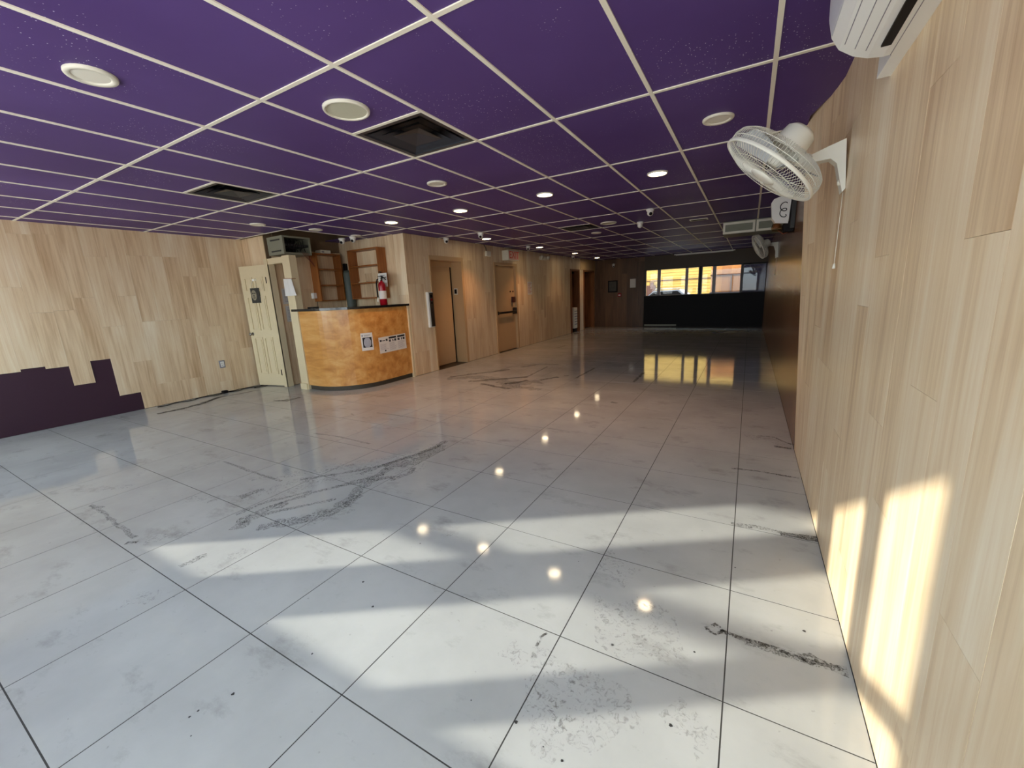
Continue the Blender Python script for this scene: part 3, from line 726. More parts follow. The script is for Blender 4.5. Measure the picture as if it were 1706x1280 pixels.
# ------------------------------------------------------------------ nook contents
def notice_nook(y0, y1, z0, z1, label):
    t = thing('paper_notice', (-6.866, (y0 + y1) / 2, z0), label, 'notice')
    MB().box(-6.8695, -6.867, y0, y1, z0, z1).build('sheet', PAPERGREY, t)
    mb = MB()
    n = 9
    for k in range(n):
        z = z1 - 0.03 - k * (z1 - z0 - 0.05) / n
        mb.box(-6.867, -6.8665, y0 + 0.03, y1 - 0.03 - (k % 3) * 0.03, z - 0.006, z + 0.002)
    mb.build('text_lines', INKGREY, t, kind='stuff')
notice_nook(4.20, 4.48, 1.40, 1.66, 'upper grey notice on the wall inside the gate doorway')
notice_nook(4.22, 4.50, 1.10, 1.37, 'lower grey notice on the wall inside the gate doorway')
t = thing('hanging_towel', (-6.33, 4.0, 1.55), 'white sheet of cloth tied to the cream gate post', 'cloth')
vs_ = []; nn = 9
for r in range(2):
    for k in range(nn):
        q = k / (nn - 1); z = 1.79 if r == 0 else 1.525
        x = (-6.43 + 0.215 * q) if r == 0 else (-6.43 + 0.30 * q)
        vs_.append((x, 3.994 - 0.006 * math.sin(q * 14) - (0.008 if r else 0), z))
fr_ = [(k, k + 1, nn + k + 1, nn + k) for k in range(nn - 1)]
vb_ = [(x, y - 0.003, z) for x, y, z in vs_]
MB().add(vs_ + vb_, fr_ + [tuple(2 * nn + i for i in f) for f in fr_], True).build('cloth', PAPER, t)
MB().tube([(-6.415, 4.0, 1.80), (-6.415, 3.99, 1.795), (-6.215, 3.99, 1.785), (-6.212, 4.06, 1.785)], 0.005).build('tie_cord', flat('tan_cord', rgb(176, 130, 90), 0.7), t)

rk = thing('wall_rack', (-6.65, 4.35, 2.17), 'grey open wall rack cabinet with cables above the gate', 'cabinet')
RX0, RX1, RY0, RY1, RZ0, RZ1 = -6.868, -6.46, 4.09, 4.575, 2.18, 2.462
MB().box(RX0, RX1, RY0, RY0 + 0.012, RZ0, RZ1).box(RX0, RX1, RY1 - 0.012, RY1, RZ0, RZ1).box(RX0, RX1, RY0 + 0.012, RY1 - 0.012, RZ1 - 0.01, RZ1).box(RX0, RX1, RY0 + 0.012, RY1 - 0.012, RZ0, RZ0 + 0.01).box(RX0, RX0 + 0.01, RY0 + 0.012, RY1 - 0.012, RZ0 + 0.01, RZ1 - 0.01).build('housing', GREYMETAL, rk)
fr = MB(); fr.box(RX1 + 0.001, RX1 + 0.008, RY0, RY0 + 0.03, RZ0, RZ1).box(RX1 + 0.001, RX1 + 0.008, RY1 - 0.03, RY1, RZ0, RZ1).box(RX1 + 0.001, RX1 + 0.008, RY0 + 0.03, RY1 - 0.03, RZ1 - 0.025, RZ1).box(RX1 + 0.001, RX1 + 0.008, RY0 + 0.03, RY1 - 0.03, RZ0, RZ0 + 0.03); fr.build('front_frame', GREYMETAL, rk)
for z in (2.225, 2.395): MB().box(RX0 + 0.09, RX1 - 0.06, RY0 - 0.004, RY0 + 0.001, z, z + 0.022).build('vent_slot', DARKGREY, rk)
MB().box(RX0 + 0.1, RX1 - 0.02, RY0 + 0.035, RY1 - 0.035, 2.31, 2.345).build('switch_unit', DARKGREY, rk)
MB().box(RX0 + 0.011, RX0 + 0.02, RY0 + 0.02, RY1 - 0.02, 2.20, 2.45).build('back_panel', BLACK, rk)
mb = MB(); rr_ = random.Random(9)
for k in range(11):
    y = RY0 + 0.05 + rr_.random() * 0.38; x = RX1 - 0.02
    mb.tube([(x - 0.03, y, 2.42), (x + 0.012, y + rr_.uniform(-.03, .03), 2.38), (x + 0.0, y + rr_.uniform(-.06, .06), 2.30), (x + 0.015, y + rr_.uniform(-.05, .05), 2.23)], 0.005, 5)
mb.build('black_cables', BLACK, rk)
mb = MB()
for k in range(4): mb.tube([(RX1 + 0.01, 4.40 + k * 0.03, 2.22), (RX1 + 0.02, 4.46 + k * 0.03, 2.14 - k * 0.01), (RX1 + 0.0, 4.56 + k * 0.012, 2.06 - 0.02 * k), (RX1 - 0.1, 4.60, 2.12), (RX1 - 0.03, 4.54, 2.20)], 0.004, 5)
mb.build('red_cables', flat('dark_red_cable', rgb(110, 40, 30), 0.5), rk)

sb1 = thing('wall_shelf', (-6.77, 5.05, 1.42), 'brown open shelf unit on the nook wall, nearer the grey rack', 'shelf', 'open shelf units behind the desk')
Y0, Y1 = 4.80, 5.31
MB().box(-6.868, -6.67, Y0, Y0 + 0.02, 1.42, 2.26).build('side_panel', SHELFWOOD, sb1)
MB().box(-6.868, -6.67, Y1 - 0.02, Y1, 1.42, 2.26).build('side_panel', SHELFWOOD, sb1)
for z in (1.42, 1.69, 1.97, 2.235): MB().box(-6.868, -6.675, Y0 + 0.02, Y1 - 0.02, z, z + 0.022).build('shelf', SHELFWOOD, sb1)
sb2 = thing('wall_shelf', (-6.03, 5.36, 1.42), 'orange brown open shelf unit behind the red extinguisher', 'shelf', 'open shelf units behind the desk')
X0, X1 = -6.42, -5.655
MB().box(X0, X0 + 0.02, 5.26, 5.458, 1.43, 2.30).build('side_panel', SHELFWOOD, sb2)
MB().box(X1 - 0.02, X1, 5.26, 5.458, 1.43, 2.30).build('side_panel', SHELFWOOD, sb2)
for z in (1.43, 1.70, 1.995, 2.278): MB().box(X0 + 0.02, X1 - 0.02, 5.265, 5.458, z, z + 0.022).build('shelf', SHELFWOOD, sb2)
st = thing('wood_strip', (-6.1, 5.3, 1.73), 'short pale wood strip lying on the middle shelf', 'strip'); 
MB().box(-6.20, -6.02, 5.262, 5.29, 1.722, 1.738).build('strip', CREAM, st)
cd = thing('pipe_cover', (-6.62, 5.38, 1.32), 'grey green vertical pipe cover in the nook corner', 'pipe')
MB().lathe([(0.085, 0.0), (0.085, 0.62), (0.07, 0.68), (0.0, 0.69)], (-6.58, 5.36, 1.28), 16).build('cover', PIPE, cd)
MB().box(-6.75, -6.69, 5.40, 5.458, 1.25, 2.1).build('dark_riser', BLACK, cd)
rt = thing('router_box', (-6.75, 5.05, 2.258), 'pale router box lying on top of the nook shelf', 'box')
MB().bbox(-6.86, -6.70, 4.93, 5.14, 2.258, 2.32, 0.006).build('case', WHITE2, rt)
MB().box(-6.70, -6.697, 4.95, 5.0, 2.275, 2.30).build('port_panel', INKGREY, rt)
wbx = thing('wall_socket_box', (-6.84, 4.77, 1.48), 'small white wall socket box below the nook shelf', 'socket')
MB().bbox(-6.87, -6.80, 4.735, 4.815, 1.475, 1.575, 0.006).build('box', WHITE, wbx)
MB().tube([(-6.82, 4.80, 1.475), (-6.82, 4.81, 1.40), (-6.84, 4.82, 1.33)], 0.004, 5).build('lead', DARKGREY, wbx)
kb = thing('card_terminal', (-6.2, 4.35, 1.312), 'small dark flat terminal lying on the counter end', 'terminal')
MB().bbox(-6.30, -6.16, 4.24, 4.36, 1.312, 1.335, 0.005).build('case', DARKGREY, kb)
MB().box(-6.28, -6.20, 4.26, 4.31, 1.335, 1.337).build('screen', INKGREY, kb)
# extinguisher
ex = thing('fire_extinguisher', (-5.47, 5.12, 1.312), 'red fire extinguisher standing on the black counter', 'fire extinguisher')
c = (-5.47, 5.12, 1.312)
MB().lathe([(0.0, 0), (0.058, 0), (0.063, 0.006), (0.063, 0.32), (0.058, 0.35), (0.042, 0.378), (0.022, 0.39), (0.022, 0.405), (0.0, 0.405)], c, 24).build('cylinder', RED, ex)
mb = MB(); mb.lathe([(0.0638, 0.10), (0.0638, 0.235)], c, 24); mb.build('label_band', PAPER, ex)
mb = MB(); mb.cyl((-5.47, 5.12, 1.715), (-5.47, 5.12, 1.76), 0.018, n=12).box(-5.535, -5.44, 5.108, 5.132, 1.755, 1.765).box(-5.54, -5.44, 5.108, 5.132, 1.785, 1.795).box(-5.455, -5.44, 5.108, 5.132, 1.755, 1.795); mb.build('valve_lever', BLACK, ex)
MB().cyl((-5.47, 5.075, 1.742), (-5.47, 5.10, 1.742), 0.02, n=14).build('gauge', WHITE, ex)
MB().tube([(-5.49, 5.11, 1.745), (-5.545, 5.10, 1.74), (-5.56, 5.09, 1.68), (-5.55, 5.08, 1.55), (-5.545, 5.075, 1.44)], 0.013, 8).build('hose', BLACK, ex)
MB().cyl((-5.545, 5.073, 1.44), (-5.545, 5.07, 1.365), 0.012, 0.016, 10).build('nozzle', WHITE2, ex)
pl2 = thing('inspection_card', (-5.53, 5.235, 1.62), 'white inspection card hanging behind the red extinguisher', 'card')
mb = MB(); mb.box(-5.66, -5.45, 5.235, 5.238, 1.615, 1.85); mb.build('card', PAPER, pl2)
mb = MB(); mb.box(-5.61, -5.50, 5.233, 5.235, 1.805, 1.815); mb.box(-5.61, -5.52, 5.233, 5.235, 1.785, 1.792); mb.build('text_lines', INKGREY, pl2, kind='stuff')
mb = MB(); mb.tube([(-5.60, 5.225, 1.76), (-5.53, 5.225, 1.775), (-5.46, 5.225, 1.775)], 0.006, 5).tube([(-5.53, 5.225, 1.775), (-5.47, 5.225, 1.735)], 0.006, 5); mb.build('straps', BLACK, pl2)
mb = MB(); mb.cyl((-5.645, 5.25, 1.875), (-5.57, 5.225, 1.865), 0.012, n=10); mb.build('hook', BRONZE, pl2)

# ------------------------------------------------------------------ outlet, cable by the left wall
ou = thing('wall_outlet', (-7.55, 3.40, 0.42), 'white power outlet with dark surround low on the left wall', 'outlet')
MB().bbox(-7.55, -7.541, 3.355, 3.44, 0.41, 0.535, 0.003).build('surround', INKGREY, ou)
MB().bbox(-7.541, -7.536, 3.372, 3.424, 0.43, 0.515, 0.002).build('face_plate', WHITE, ou)
mb = MB()
for z in (0.455, 0.49): mb.box(-7.536, -7.5355, 3.387, 3.392, z - 0.008, z + 0.008).box(-7.536, -7.5355, 3.402, 3.407, z - 0.008, z + 0.008)
mb.build('slots', INK, ou)
pc = thing('power_cable', (-7.45, 3.1, 0), 'black power cable lying along the foot of the left wall', 'cable')
rr_ = random.Random(4); pts = []
for k in range(34):
    y = 2.40 + k * 0.048; pts.append((-7.44 + 0.035 * math.sin(k * 0.9) + rr_.uniform(-.012, .012), y, 0.008))
MB().tube(pts, 0.006, 6).build('cord', BLACK, pc)
MB().tube([(-7.50 + 0.02 * math.sin(k), 2.9 + k * 0.04, 0.008) for k in range(24)], 0.005, 6).build('cord', BLACK, pc)
MB().tube([(-7.35 + 0.05 * math.cos(t), 3.85 + 0.12 * math.sin(t), 0.008) for t in [k * PI / 8 for k in range(16)]], 0.005, 6, True).build('cord_loop', BLACK, pc)
MB().bbox(-7.50, -7.43, 3.28, 3.36, 0.0, 0.045, 0.008).build('plug', BLACK, pc)

# ------------------------------------------------------------------ marks on the floor
S1 = scuff_mat('grey_adhesive_residue', (0.16, 0.165, 0.155, 1), 0.56, 75, 0.66)
S2 = scuff_mat('faint_scuff_dust', (0.24, 0.24, 0.23, 1), 0.40, 45, 0.3)
S3 = scuff_mat('dark_dirt', (0.06, 0.052, 0.045, 1), 0.68, 60, 0.75)
def smear(pts, w, mat, name='scuff_mark', z=0.0009):
    rr = random.Random(int(abs(pts[0][0] * 1000)) + len(pts)); P = [Vector((p[0], p[1], z)) for p in pts]
    dense = []
    for a, b in zip(P[:-1], P[1:]):
        n = max(2, int((b - a).length / 0.05))
        for k in range(n): dense.append(a.lerp(b, k / n))
    dense.append(P[-1]); vs_ = []
    for i, p in enumerate(dense):
        d = (dense[min(i + 1, len(dense) - 1)] - dense[max(i - 1, 0)]).normalized(); nrm = Vector((-d.y, d.x, 0))
        q = w * rr.uniform(0.55, 1.1); o = nrm * rr.uniform(-0.2, 0.2) * w
        vs_ += [p + o + nrm * q / 2, p + o - nrm * q / 2]
    MB().add(vs_, [(2 * i, 2 * i + 1, 2 * i + 3, 2 * i + 2) for i in range(len(dense) - 1)]).build(name, mat, floor)
smear([(-4.118, 0.819), (-3.778, 0.806), (-3.466, 0.791), (-3.256, 0.788)], 0.035, S1)
smear([(-4.153, 0.812), (-4.004, 0.844)], 0.03, S1)
smear([(-4.127, 1.707), (-3.876, 1.701), (-3.514, 1.686), (-3.186, 1.686)], 0.03, S1)
smear([(-4.042, 2.582), (-3.719, 2.612), (-3.175, 2.594)], 0.03, S1)
smear([(-4.003, 3.431), (-3.681, 3.445), (-3.129, 3.43)], 0.03, S1)
smear([(-2.75, 1.134), (-2.82, 1.226), (-2.837, 1.355), (-2.778, 1.493)], 0.1, S1)
smear([(-2.651, 1.212), (-2.463, 1.379), (-2.362, 1.578), (-2.386, 1.802)], 0.12, S1)
smear([(-3.107, 1.274), (-3.113, 1.466), (-3.057, 1.768), (-2.827, 1.933)], 0.14, S2)
smear([(-3.316, 1.775), (-2.986, 2.054), (-2.741, 2.231), (-2.591, 2.591), (-2.532, 2.955)], 0.16, S2)
smear([(-2.339, 1.633), (-2.466, 1.869), (-2.545, 2.25)], 0.1, S1)
smear([(-2.593, 2.228), (-2.443, 2.432), (-2.457, 2.863)], 0.14, S1)
smear([(-2.996, 1.489), (-2.87, 1.853), (-2.641, 2.141)], 0.2, S2)
smear([(-3.193, 1.378), (-3.188, 1.462), (-3.173, 1.544)], 0.1, S1)
smear([(-2.595, 1.978), (-2.407, 2.183), (-2.393, 2.454)], 0.25, S2)
smear([(-0.065, 1.612), (-0.03, 1.655), (0.001, 1.629), (-0.026, 1.595), (-0.063, 1.61)], 0.018, S3)
smear([(-0.01, 1.63), (0.076, 1.624), (0.178, 1.622), (0.282, 1.622), (0.382, 1.631)], 0.022, S3)
smear([(0.076, 1.614), (0.236, 1.627), (0.402, 1.628)], 0.05, S1)
smear([(0.265, 1.633), (0.295, 1.658), (0.316, 1.645), (0.293, 1.605), (0.265, 1.619)], 0.014, S3)
smear([(-0.003, 2.52), (0.127, 2.539), (0.273, 2.535), (0.423, 2.549)], 0.05, S1)
smear([(0.243, 2.514), (0.421, 2.536)], 0.05, S3)
smear([(-0.032, 3.354), (0.136, 3.381), (0.288, 3.37), (0.403, 3.356)], 0.025, S3)
smear([(0.154, 4.239), (0.287, 4.242), (0.404, 4.094)], 0.03, S3)
smear([(0.276, 3.993), (0.397, 3.984)], 0.05, S3)
smear([(0.047, 4.213), (0.369, 4.095)], 0.16, S2)
smear([(-4.039, 6.117), (-3.97, 6.767), (-3.693, 7.263)], 0.06, S1)
smear([(-3.218, 6.084), (-3.288, 7.023)], 0.04, S3)
smear([(-2.381, 6.187), (-2.376, 7.083)], 0.05, S3)
smear([(-1.449, 6.152), (-1.458, 6.94)], 0.05, S3)
smear([(-4.466, 5.43), (-4.014, 5.785), (-3.115, 5.474), (-2.828, 5.753)], 0.3, S1)
smear([(-4.451, 6.432), (-3.395, 6.426), (-2.951, 7.05)], 0.35, S2)
smear([(-2.868, 5.836), (-2.703, 6.19)], 0.1, S3)
smear([(-4.178, 9.529), (-4.145, 10.009)], 0.06, S3)
smear([(-3.394, 5.382), (-2.575, 5.229)], 0.2, S1)
smear([(-2.626, 6.266), (-2.568, 6.336)], 0.08, S3)
smear([(-1.434, 4.931), (-1.349, 4.901)], 0.05, S3)
smear([(-6.974, 2.225), (-6.958, 2.485), (-7.011, 2.811), (-7.258, 3.105)], 0.07, S3)
smear([(-6.833, 2.436), (-6.993, 2.965), (-7.023, 3.613)], 0.16, S2)
smear([(-5.92, 3.357), (-5.939, 3.462)], 0.05, S3)
smear([(-4.275, 3.079), (-4.201, 3.243), (-4.309, 3.285)], 0.03, S1)
smear([(-6.206, 3.253), (-5.939, 3.86), (-4.674, 4.182)], 0.25, S2)
smear([(-2.634, 0.779), (-2.634, 0.867), (-2.618, 0.905)], 0.05, S1)
smear([(-2.562, 0.492), (-2.53, 0.562), (-2.471, 0.638)], 0.09, S2)
smear([(-3.127, 0.787), (-3.035, 0.938), (-2.991, 1.019)], 0.1, S2)
smear([(-2.471, 0.946), (-2.466, 1.041)], 0.1, S2)
smear([(-0.65, 1.21), (-0.655, 1.26), (-0.637, 1.29)], 0.012, S3)
smear([(-1.478, 1.652), (-1.473, 1.703)], 0.05, S2)
smear([(-0.762, 1.146), (-0.658, 1.108)], 0.1, S2)
smear([(-0.149, 1.192), (-0.014, 1.116)], 0.12, S2)
smear([(-0.545, 0.939), (-0.339, 1.069), (-0.238, 1.145)], 0.25, S2)
smear([(-0.615, 1.074), (-0.449, 1.134)], 0.3, S2)
smear([(-0.594, 1.866), (-0.392, 1.808)], 0.2, S2)
smear([(-0.485, 1.442), (-0.162, 1.553)], 0.3, S2)
smear([(-3.589, 1.194), (-3.314, 1.272)], 0.12, S2)
smear([(-4.448, 0.96), (-4.278, 1.096)], 0.08, S2)
smear([(-3.235, 0.735), (-3.18, 0.775)], 0.03, S3)
smear([(-2.81, 1.183), (-2.77, 1.317), (-2.638, 1.494), (-2.497, 1.681)], 0.05, S1, z=0.0013)
smear([(-2.959, 1.228), (-2.944, 1.415), (-2.787, 1.689)], 0.045, S1, z=0.0013)
smear([(-2.84, 1.399), (-2.751, 1.664), (-2.595, 1.978), (-2.5, 2.141)], 0.05, S1, z=0.0013)
smear([(-3.057, 1.768), (-2.878, 1.971), (-2.69, 2.185), (-2.612, 2.386)], 0.05, S1, z=0.0013)
smear([(-2.666, 1.809), (-2.504, 2.019), (-2.365, 2.141)], 0.07, S1, z=0.0013)
smear([(-2.688, 2.057), (-2.622, 2.325), (-2.538, 2.614), (-2.485, 2.851)], 0.05, S1, z=0.0013)
smear([(-2.642, 2.274), (-2.54, 2.536), (-2.504, 2.967)], 0.07, S1, z=0.0013)
smear([(-2.369, 2.08), (-2.315, 2.224), (-2.353, 2.335)], 0.06, S1, z=0.0013)
smear([(-2.44, 1.282), (-2.328, 1.46), (-2.26, 1.644)], 0.07, S2, z=0.0013)
smear([(-3.438, 1.596), (-3.256, 1.739), (-3.071, 1.885)], 0.06, S2, z=0.0013)
smear([(-3.071, 1.885), (-2.896, 2.233), (-2.695, 2.469)], 0.1, S2, z=0.0013)
smear([(-4.549, 5.619), (-4.205, 6.067), (-3.84, 6.542)], 0.1, S3, z=0.0013)
smear([(-3.982, 5.381), (-3.593, 5.705), (-3.194, 6.038)], 0.12, S3, z=0.0013)
smear([(-3.3, 5.413), (-3.057, 5.775)], 0.12, S3, z=0.0013)
smear([(-3.678, 5.289), (-3.039, 5.151)], 0.1, S3, z=0.0013)
smear([(-3.76, 6.825), (-3.543, 7.231), (-3.166, 7.261)], 0.08, S3, z=0.0013)
smear([(-6.974, 2.225), (-6.95, 2.555), (-7.251, 3.189)], 0.1, S3, z=0.0013)
smear([(-6.931, 2.698), (-7.194, 3.127), (-7.102, 3.677)], 0.06, S3, z=0.0013)
smear([(-6.062, 3.305), (-5.845, 3.384), (-5.861, 3.604)], 0.08, S3, z=0.0013)
SPECKS = [(-2.377, 0.653), (-1.564, 1.538), (-1.424, 1.061), (-0.754, 0.906), (-1.597, 0.399), (-0.577, 0.914), (-0.686, 1.787), (-0.398, 0.879), (-0.127, 1.139), (-0.145, 2.361), (0.031, 2.087), (0.287, 1.774), (-1.517, 0.37), (-1.595, 0.424), (-1.551, 0.517), (-0.465, 0.888), (-0.091, 1.469), (-1.602, 1.158), (-1.773, 0.769), (-1.444, 0.764), (-0.382, 1.357)]
mb = MB()
for k, (x, y) in enumerate(SPECKS):
    r = 0.0025 + 0.0018 * (k % 3); mb.add([(x + r * math.cos(a) * (1 + 0.3 * math.sin(3 * a + k)), y + r * math.sin(a), 0.0009) for a in [i * PI / 4 for i in range(8)]], [tuple(range(8))])
mb.build('dirt_specks', DARKGREY, floor, kind='stuff')
# ------------------------------------------------------------------ ceiling lights
GROUPU = 'unlit recessed ceiling lights'; GROUPL = 'lit recessed ceiling lights'
def downlight(x, y, r, label, lit, name='recessed_light'):
    t = thing(name, (x, y, HC), label, 'ceiling light', GROUPL if lit else GROUPU)
    MB().lathe([(r * (0.84 if lit else 0.69), 0.003), (r * (0.85 if lit else 0.71), -0.004), (r * (0.88 if lit else 0.78), -0.010), (r * 0.96, -0.010), (r, -0.004), (r, 0.004)], (x, y, HC), 28).build('trim_ring', WHITE2, t)
    MB().lathe([(0.0, -0.004), (r * 0.55, -0.005), (r * (0.86 if lit else 0.72), -0.003)], (x, y, HC), 28).build('lens', LIT if lit else LENS, t)
    if lit:
        d = bpy.data.lights.new('lamp_glow', 'SPOT'); o = bpy.data.objects.new('lamp_glow', d); COL.objects.link(o); o.parent = t
        o.location = (0, 0, -0.03); d.energy = lit; d.color = (1.0, 0.50, 0.22); d.spot_size = math.radians(105); d.spot_blend = 0.9; d.shadow_soft_size = 0.05
LE = 42
downlight(-2.782, 0.946, 0.098, 'large unlit ceiling light at the upper left, nearest the camera', 0)
downlight(-0.268, 3.405, 0.098, 'unlit ceiling light just left of the white wall fan', 0)
downlight(-2.759, 3.441, 0.098, 'unlit ceiling light in the tile beyond the nearest black vent', 0)
downlight(-5.985, 3.475, 0.098, 'unlit ceiling light nearest the left wall, before the grey rack', 0)
downlight(-5.85, 4.274, 0.098, 'unlit ceiling light above the curved desk, first beyond the rack', 0)
downlight(-5.944, 5.105, 0.09, 'unlit ceiling light above the shelf with red extinguisher', 0)
downlight(-0.873, 4.538, 0.098, 'lit ceiling light nearest the wall fan, rightmost lit one', LE)
downlight(-2.124, 4.59, 0.098, 'lit ceiling light second from the right in the near row', LE)
downlight(-3.369, 4.642, 0.098, 'lit ceiling light third from the right in the near row', LE)
downlight(-4.60, 4.62, 0.098, 'lit ceiling light straight in front of the reception desk', LE)
downlight(-4.62, 7.177, 0.098, 'lit ceiling light in front of the lift door', LE)
downlight(-4.572, 9.497, 0.098, 'lit ceiling light beside the exit sign', LE)
downlight(-4.565, 11.876, 0.098, 'lit ceiling light beyond the exit door on the left', 14)
downlight(-4.66, 14.2, 0.098, 'farthest lit ceiling light, before the far doorway', 18)
downlight(-2.69, 8.167, 0.098, 'small unlit ceiling light beyond the far round speaker', 0)
def speaker(x, y, r, label):
    t = thing('ceiling_speaker', (x, y, HC), label, 'speaker', 'round ceiling speakers')
    MB().lathe([(r * 0.86, -0.004), (r * 0.88, -0.012), (r * 0.97, -0.012), (r, -0.004), (r, 0.004)], (x, y, HC), 32).build('rim', WHITE2, t)
    MB().lathe([(0, -0.006), (r * 0.87, -0.005)], (x, y, HC), 32).build('grille', flat('pale_speaker_grille', rgb(206, 204, 180), 0.6, var=0.05, scale=90), t)
speaker(-2.13, 1.872, 0.132, 'round pale ceiling speaker beside the nearest black vent')
speaker(-2.15, 7.16, 0.132, 'far round ceiling speaker beyond the lit lights')
# ------------------------------------------------------------------ black diffusers
def diffuser(j, i, label):
    x0 = CX + AX * j + 0.0125; x1 = x0 + AX - 0.025; y1 = CY + AY * (i + 1) - 0.0125; y0 = y1 - 0.585
    cx, cy = (x0 + x1) / 2, (y0 + y1) / 2
    t = thing('ceiling_vent', (cx, cy, HC), label, 'vent', 'black ceiling vents')
    def ring(a0, a1, z0, z1, nm):
        o = [(cx - a0, cy - a0, z0), (cx + a0, cy - a0, z0), (cx + a0, cy + a0, z0), (cx - a0, cy + a0, z0)]
        q = [(cx - a1, cy - a1, z1), (cx + a1, cy - a1, z1), (cx + a1, cy + a1, z1), (cx - a1, cy + a1, z1)]
        up = [(p[0], p[1], p[2] + 0.004) for p in o + q]
        f = [(k, (k + 1) % 4, 4 + (k + 1) % 4, 4 + k) for k in range(4)]
        MB().add(o + q + up, f + [tuple(8 + v for v in g) for g in f]).build(nm, VENTBLACK, t)
    a = 0.292
    ring(a, a - 0.035, HC + 0.002, HC + 0.002, 'frame')
    ring(a - 0.035, a - 0.085, HC + 0.002, HC + 0.07, 'louvre')
    ring(a - 0.06, a - 0.15, HC + 0.004, HC + 0.055, 'louvre')
    ring(a - 0.12, a - 0.20, HC + 0.002, HC + 0.05, 'louvre')
    ring(a - 0.17, 0.0001, HC + 0.002, HC + 0.03, 'core')
    MB().box(cx - a, cx + a, cy - a, cy + a, HC + 0.085, HC + 0.10).build('backing', VENTBLACK, t)
diffuser(-2, 0, 'square black ceiling vent nearest the camera, beside the round speaker')
diffuser(-6, 0, 'square black ceiling vent toward the left wall')
diffuser(-3, 4, 'farthest square black ceiling vent, near the far speaker')
# ------------------------------------------------------------------ dome cameras
def dome(x, y, z, label, dirn=(0.4, -1, -0.5), wall=False):
    t = thing('dome_camera', (x, y, z), label, 'camera', 'white dome security cameras')
    s = 1.0
    MB().lathe([(0.0, 0.0), (0.055, 0.0), (0.056, -0.02), (0.048, -0.034), (0, -0.034)], (x, y, z), 20).build('base', WHITE, t)
    d = Vector(dirn).normalized(); c_ = Vector((x, y, z - 0.055))
    MB().lathe([(0.044 * math.sin(a), -0.044 * math.cos(a)) for a in [k * PI / 9 for k in range(10)]], c_, 18, d).build('ball', WHITE, t)
    MB().cyl(c_ + d * 0.034, c_ + d * 0.047, 0.024, 0.02, 14).build('lens', BLACK, t)
    return t
dome(-6.22, 5.03, HC - 0.02, 'left one of the two dome cameras above the desk nook')
dome(-6.0, 5.08, HC - 0.01, 'right one of the two dome cameras above the desk nook')
dome(-5.10, 6.50, HC, 'dome camera at the top of the wall by the lift', (0.8, -0.6, -0.4))
dome(-4.27, 6.45, HC, 'dome camera beside the lit light by the lift')
dome(-4.66, 9.05, HC, 'dome camera to the right of the exit sign')
dome(-1.315, 6.40, HC, 'right of two ceiling cameras in mid room, facing the camera')
dome(-1.70, 7.48, HC, 'left of two ceiling cameras in mid room, farther one', (-0.7, 0.5, -0.6))
dome(-4.95, 12.7, HC, 'small far dome camera before the first far doorway')
t = dome(-4.45, 15.50, 2.30, 'dome camera high on the back wall above the picture')
MB().box(-4.48, -4.42, 15.50, 15.60, 2.298, 2.33).build('wall_bracket', WHITE, t)
# ------------------------------------------------------------------ signs on the hall wall
xs_ = thing('exit_sign', (-5.1, 9.0, 2.19), 'red lettered exit sign box above the exit door', 'sign')
MB().bbox(-5.20, -5.02, 8.72, 9.24, 2.19, 2.42, 0.006).build('housing', WHITE2, xs_)
MB().box(-5.02, -5.014, 8.74, 9.22, 2.205, 2.405).build('face', flat('pale_sign_face', rgb(226, 176, 160), 0.5), xs_)
fc = bpy.data.curves.new('letters', 'FONT'); fc.body = 'EXIT'; fc.size = 0.235; fc.extrude = 0.002; fc.align_x = 'CENTER'; fc.align_y = 'CENTER'; fc.space_character = 0.98
fo = bpy.data.objects.new('letters', fc); COL.objects.link(fo); fo.parent = xs_; fo.location = (0.09, -0.02, 0.115); fo.rotation_euler = (PI / 2, 0, PI / 2)
fc.materials.append(SIGNRED)
bpy.context.view_layer.update()
_me = bpy.data.meshes.new_from_object(fo.evaluated_get(bpy.context.evaluated_depsgraph_get()))
_loc, _rot = fo.location.copy(), fo.rotation_euler.copy(); bpy.data.objects.remove(fo); bpy.data.curves.remove(fc)
lt = bpy.data.objects.new('letters', _me); COL.objects.link(lt); lt.parent = xs_; lt.location = _loc; lt.rotation_euler = _rot; lt['kind'] = 'stuff'
en = thing('junction_box', (-5.19, 8.2, 2.3), 'pale wall junction box left of the exit sign', 'box')
MB().bbox(-5.20, -5.15, 7.98, 8.16, 2.25, 2.36, 0.005).build('box', WHITE2, en)
MB().tube([(-5.17, 8.0, 2.36), (-5.17, 7.98, 2.43), (-5.16, 7.9, 2.48)], 0.008, 6).build('conduit', DARKGREY, en)
nt = thing('paper_notice', (-5.197, 10.1, 1.4), 'pinkish white notice on the wall right of the exit door', 'notice')
MB().box(-5.199, -5.196, 9.98, 10.24, 1.36, 1.70).build('sheet', PAPER, nt)
mb = MB()
for k in range(8): mb.box(-5.196, -5.1955, 10.0, 10.21 - (k % 3) * 0.04, 1.655 - k * 0.036, 1.668 - k * 0.036)
mb.build('text_lines', flat('red_text', rgb(190, 120, 110), 0.8), nt, kind='stuff')
el = thing('emergency_light', (-5.15, 10.9, 2.3), 'twin head emergency light high on the hall wall', 'emergency light')
MB().bbox(-5.20, -5.12, 10.75, 11.1, 2.30, 2.40, 0.01).build('housing', WHITE2, el)
for y in (10.72, 11.13): MB().lathe([(0.0, 0), (0.055, 0.0), (0.05, -0.05), (0.02, -0.08), (0, -0.08)], (-5.07, y, 2.35), 16, (1, 0, -0.4)).build('lamp_head', WHITE2, el)
pf = thing('framed_picture', (-4.49, 15.59, 1.29), 'dark framed picture on the back wall', 'picture')
MB().box(-4.68, -4.32, 15.575, 15.60, 1.29, 1.725).build('frame', BLACK, pf)
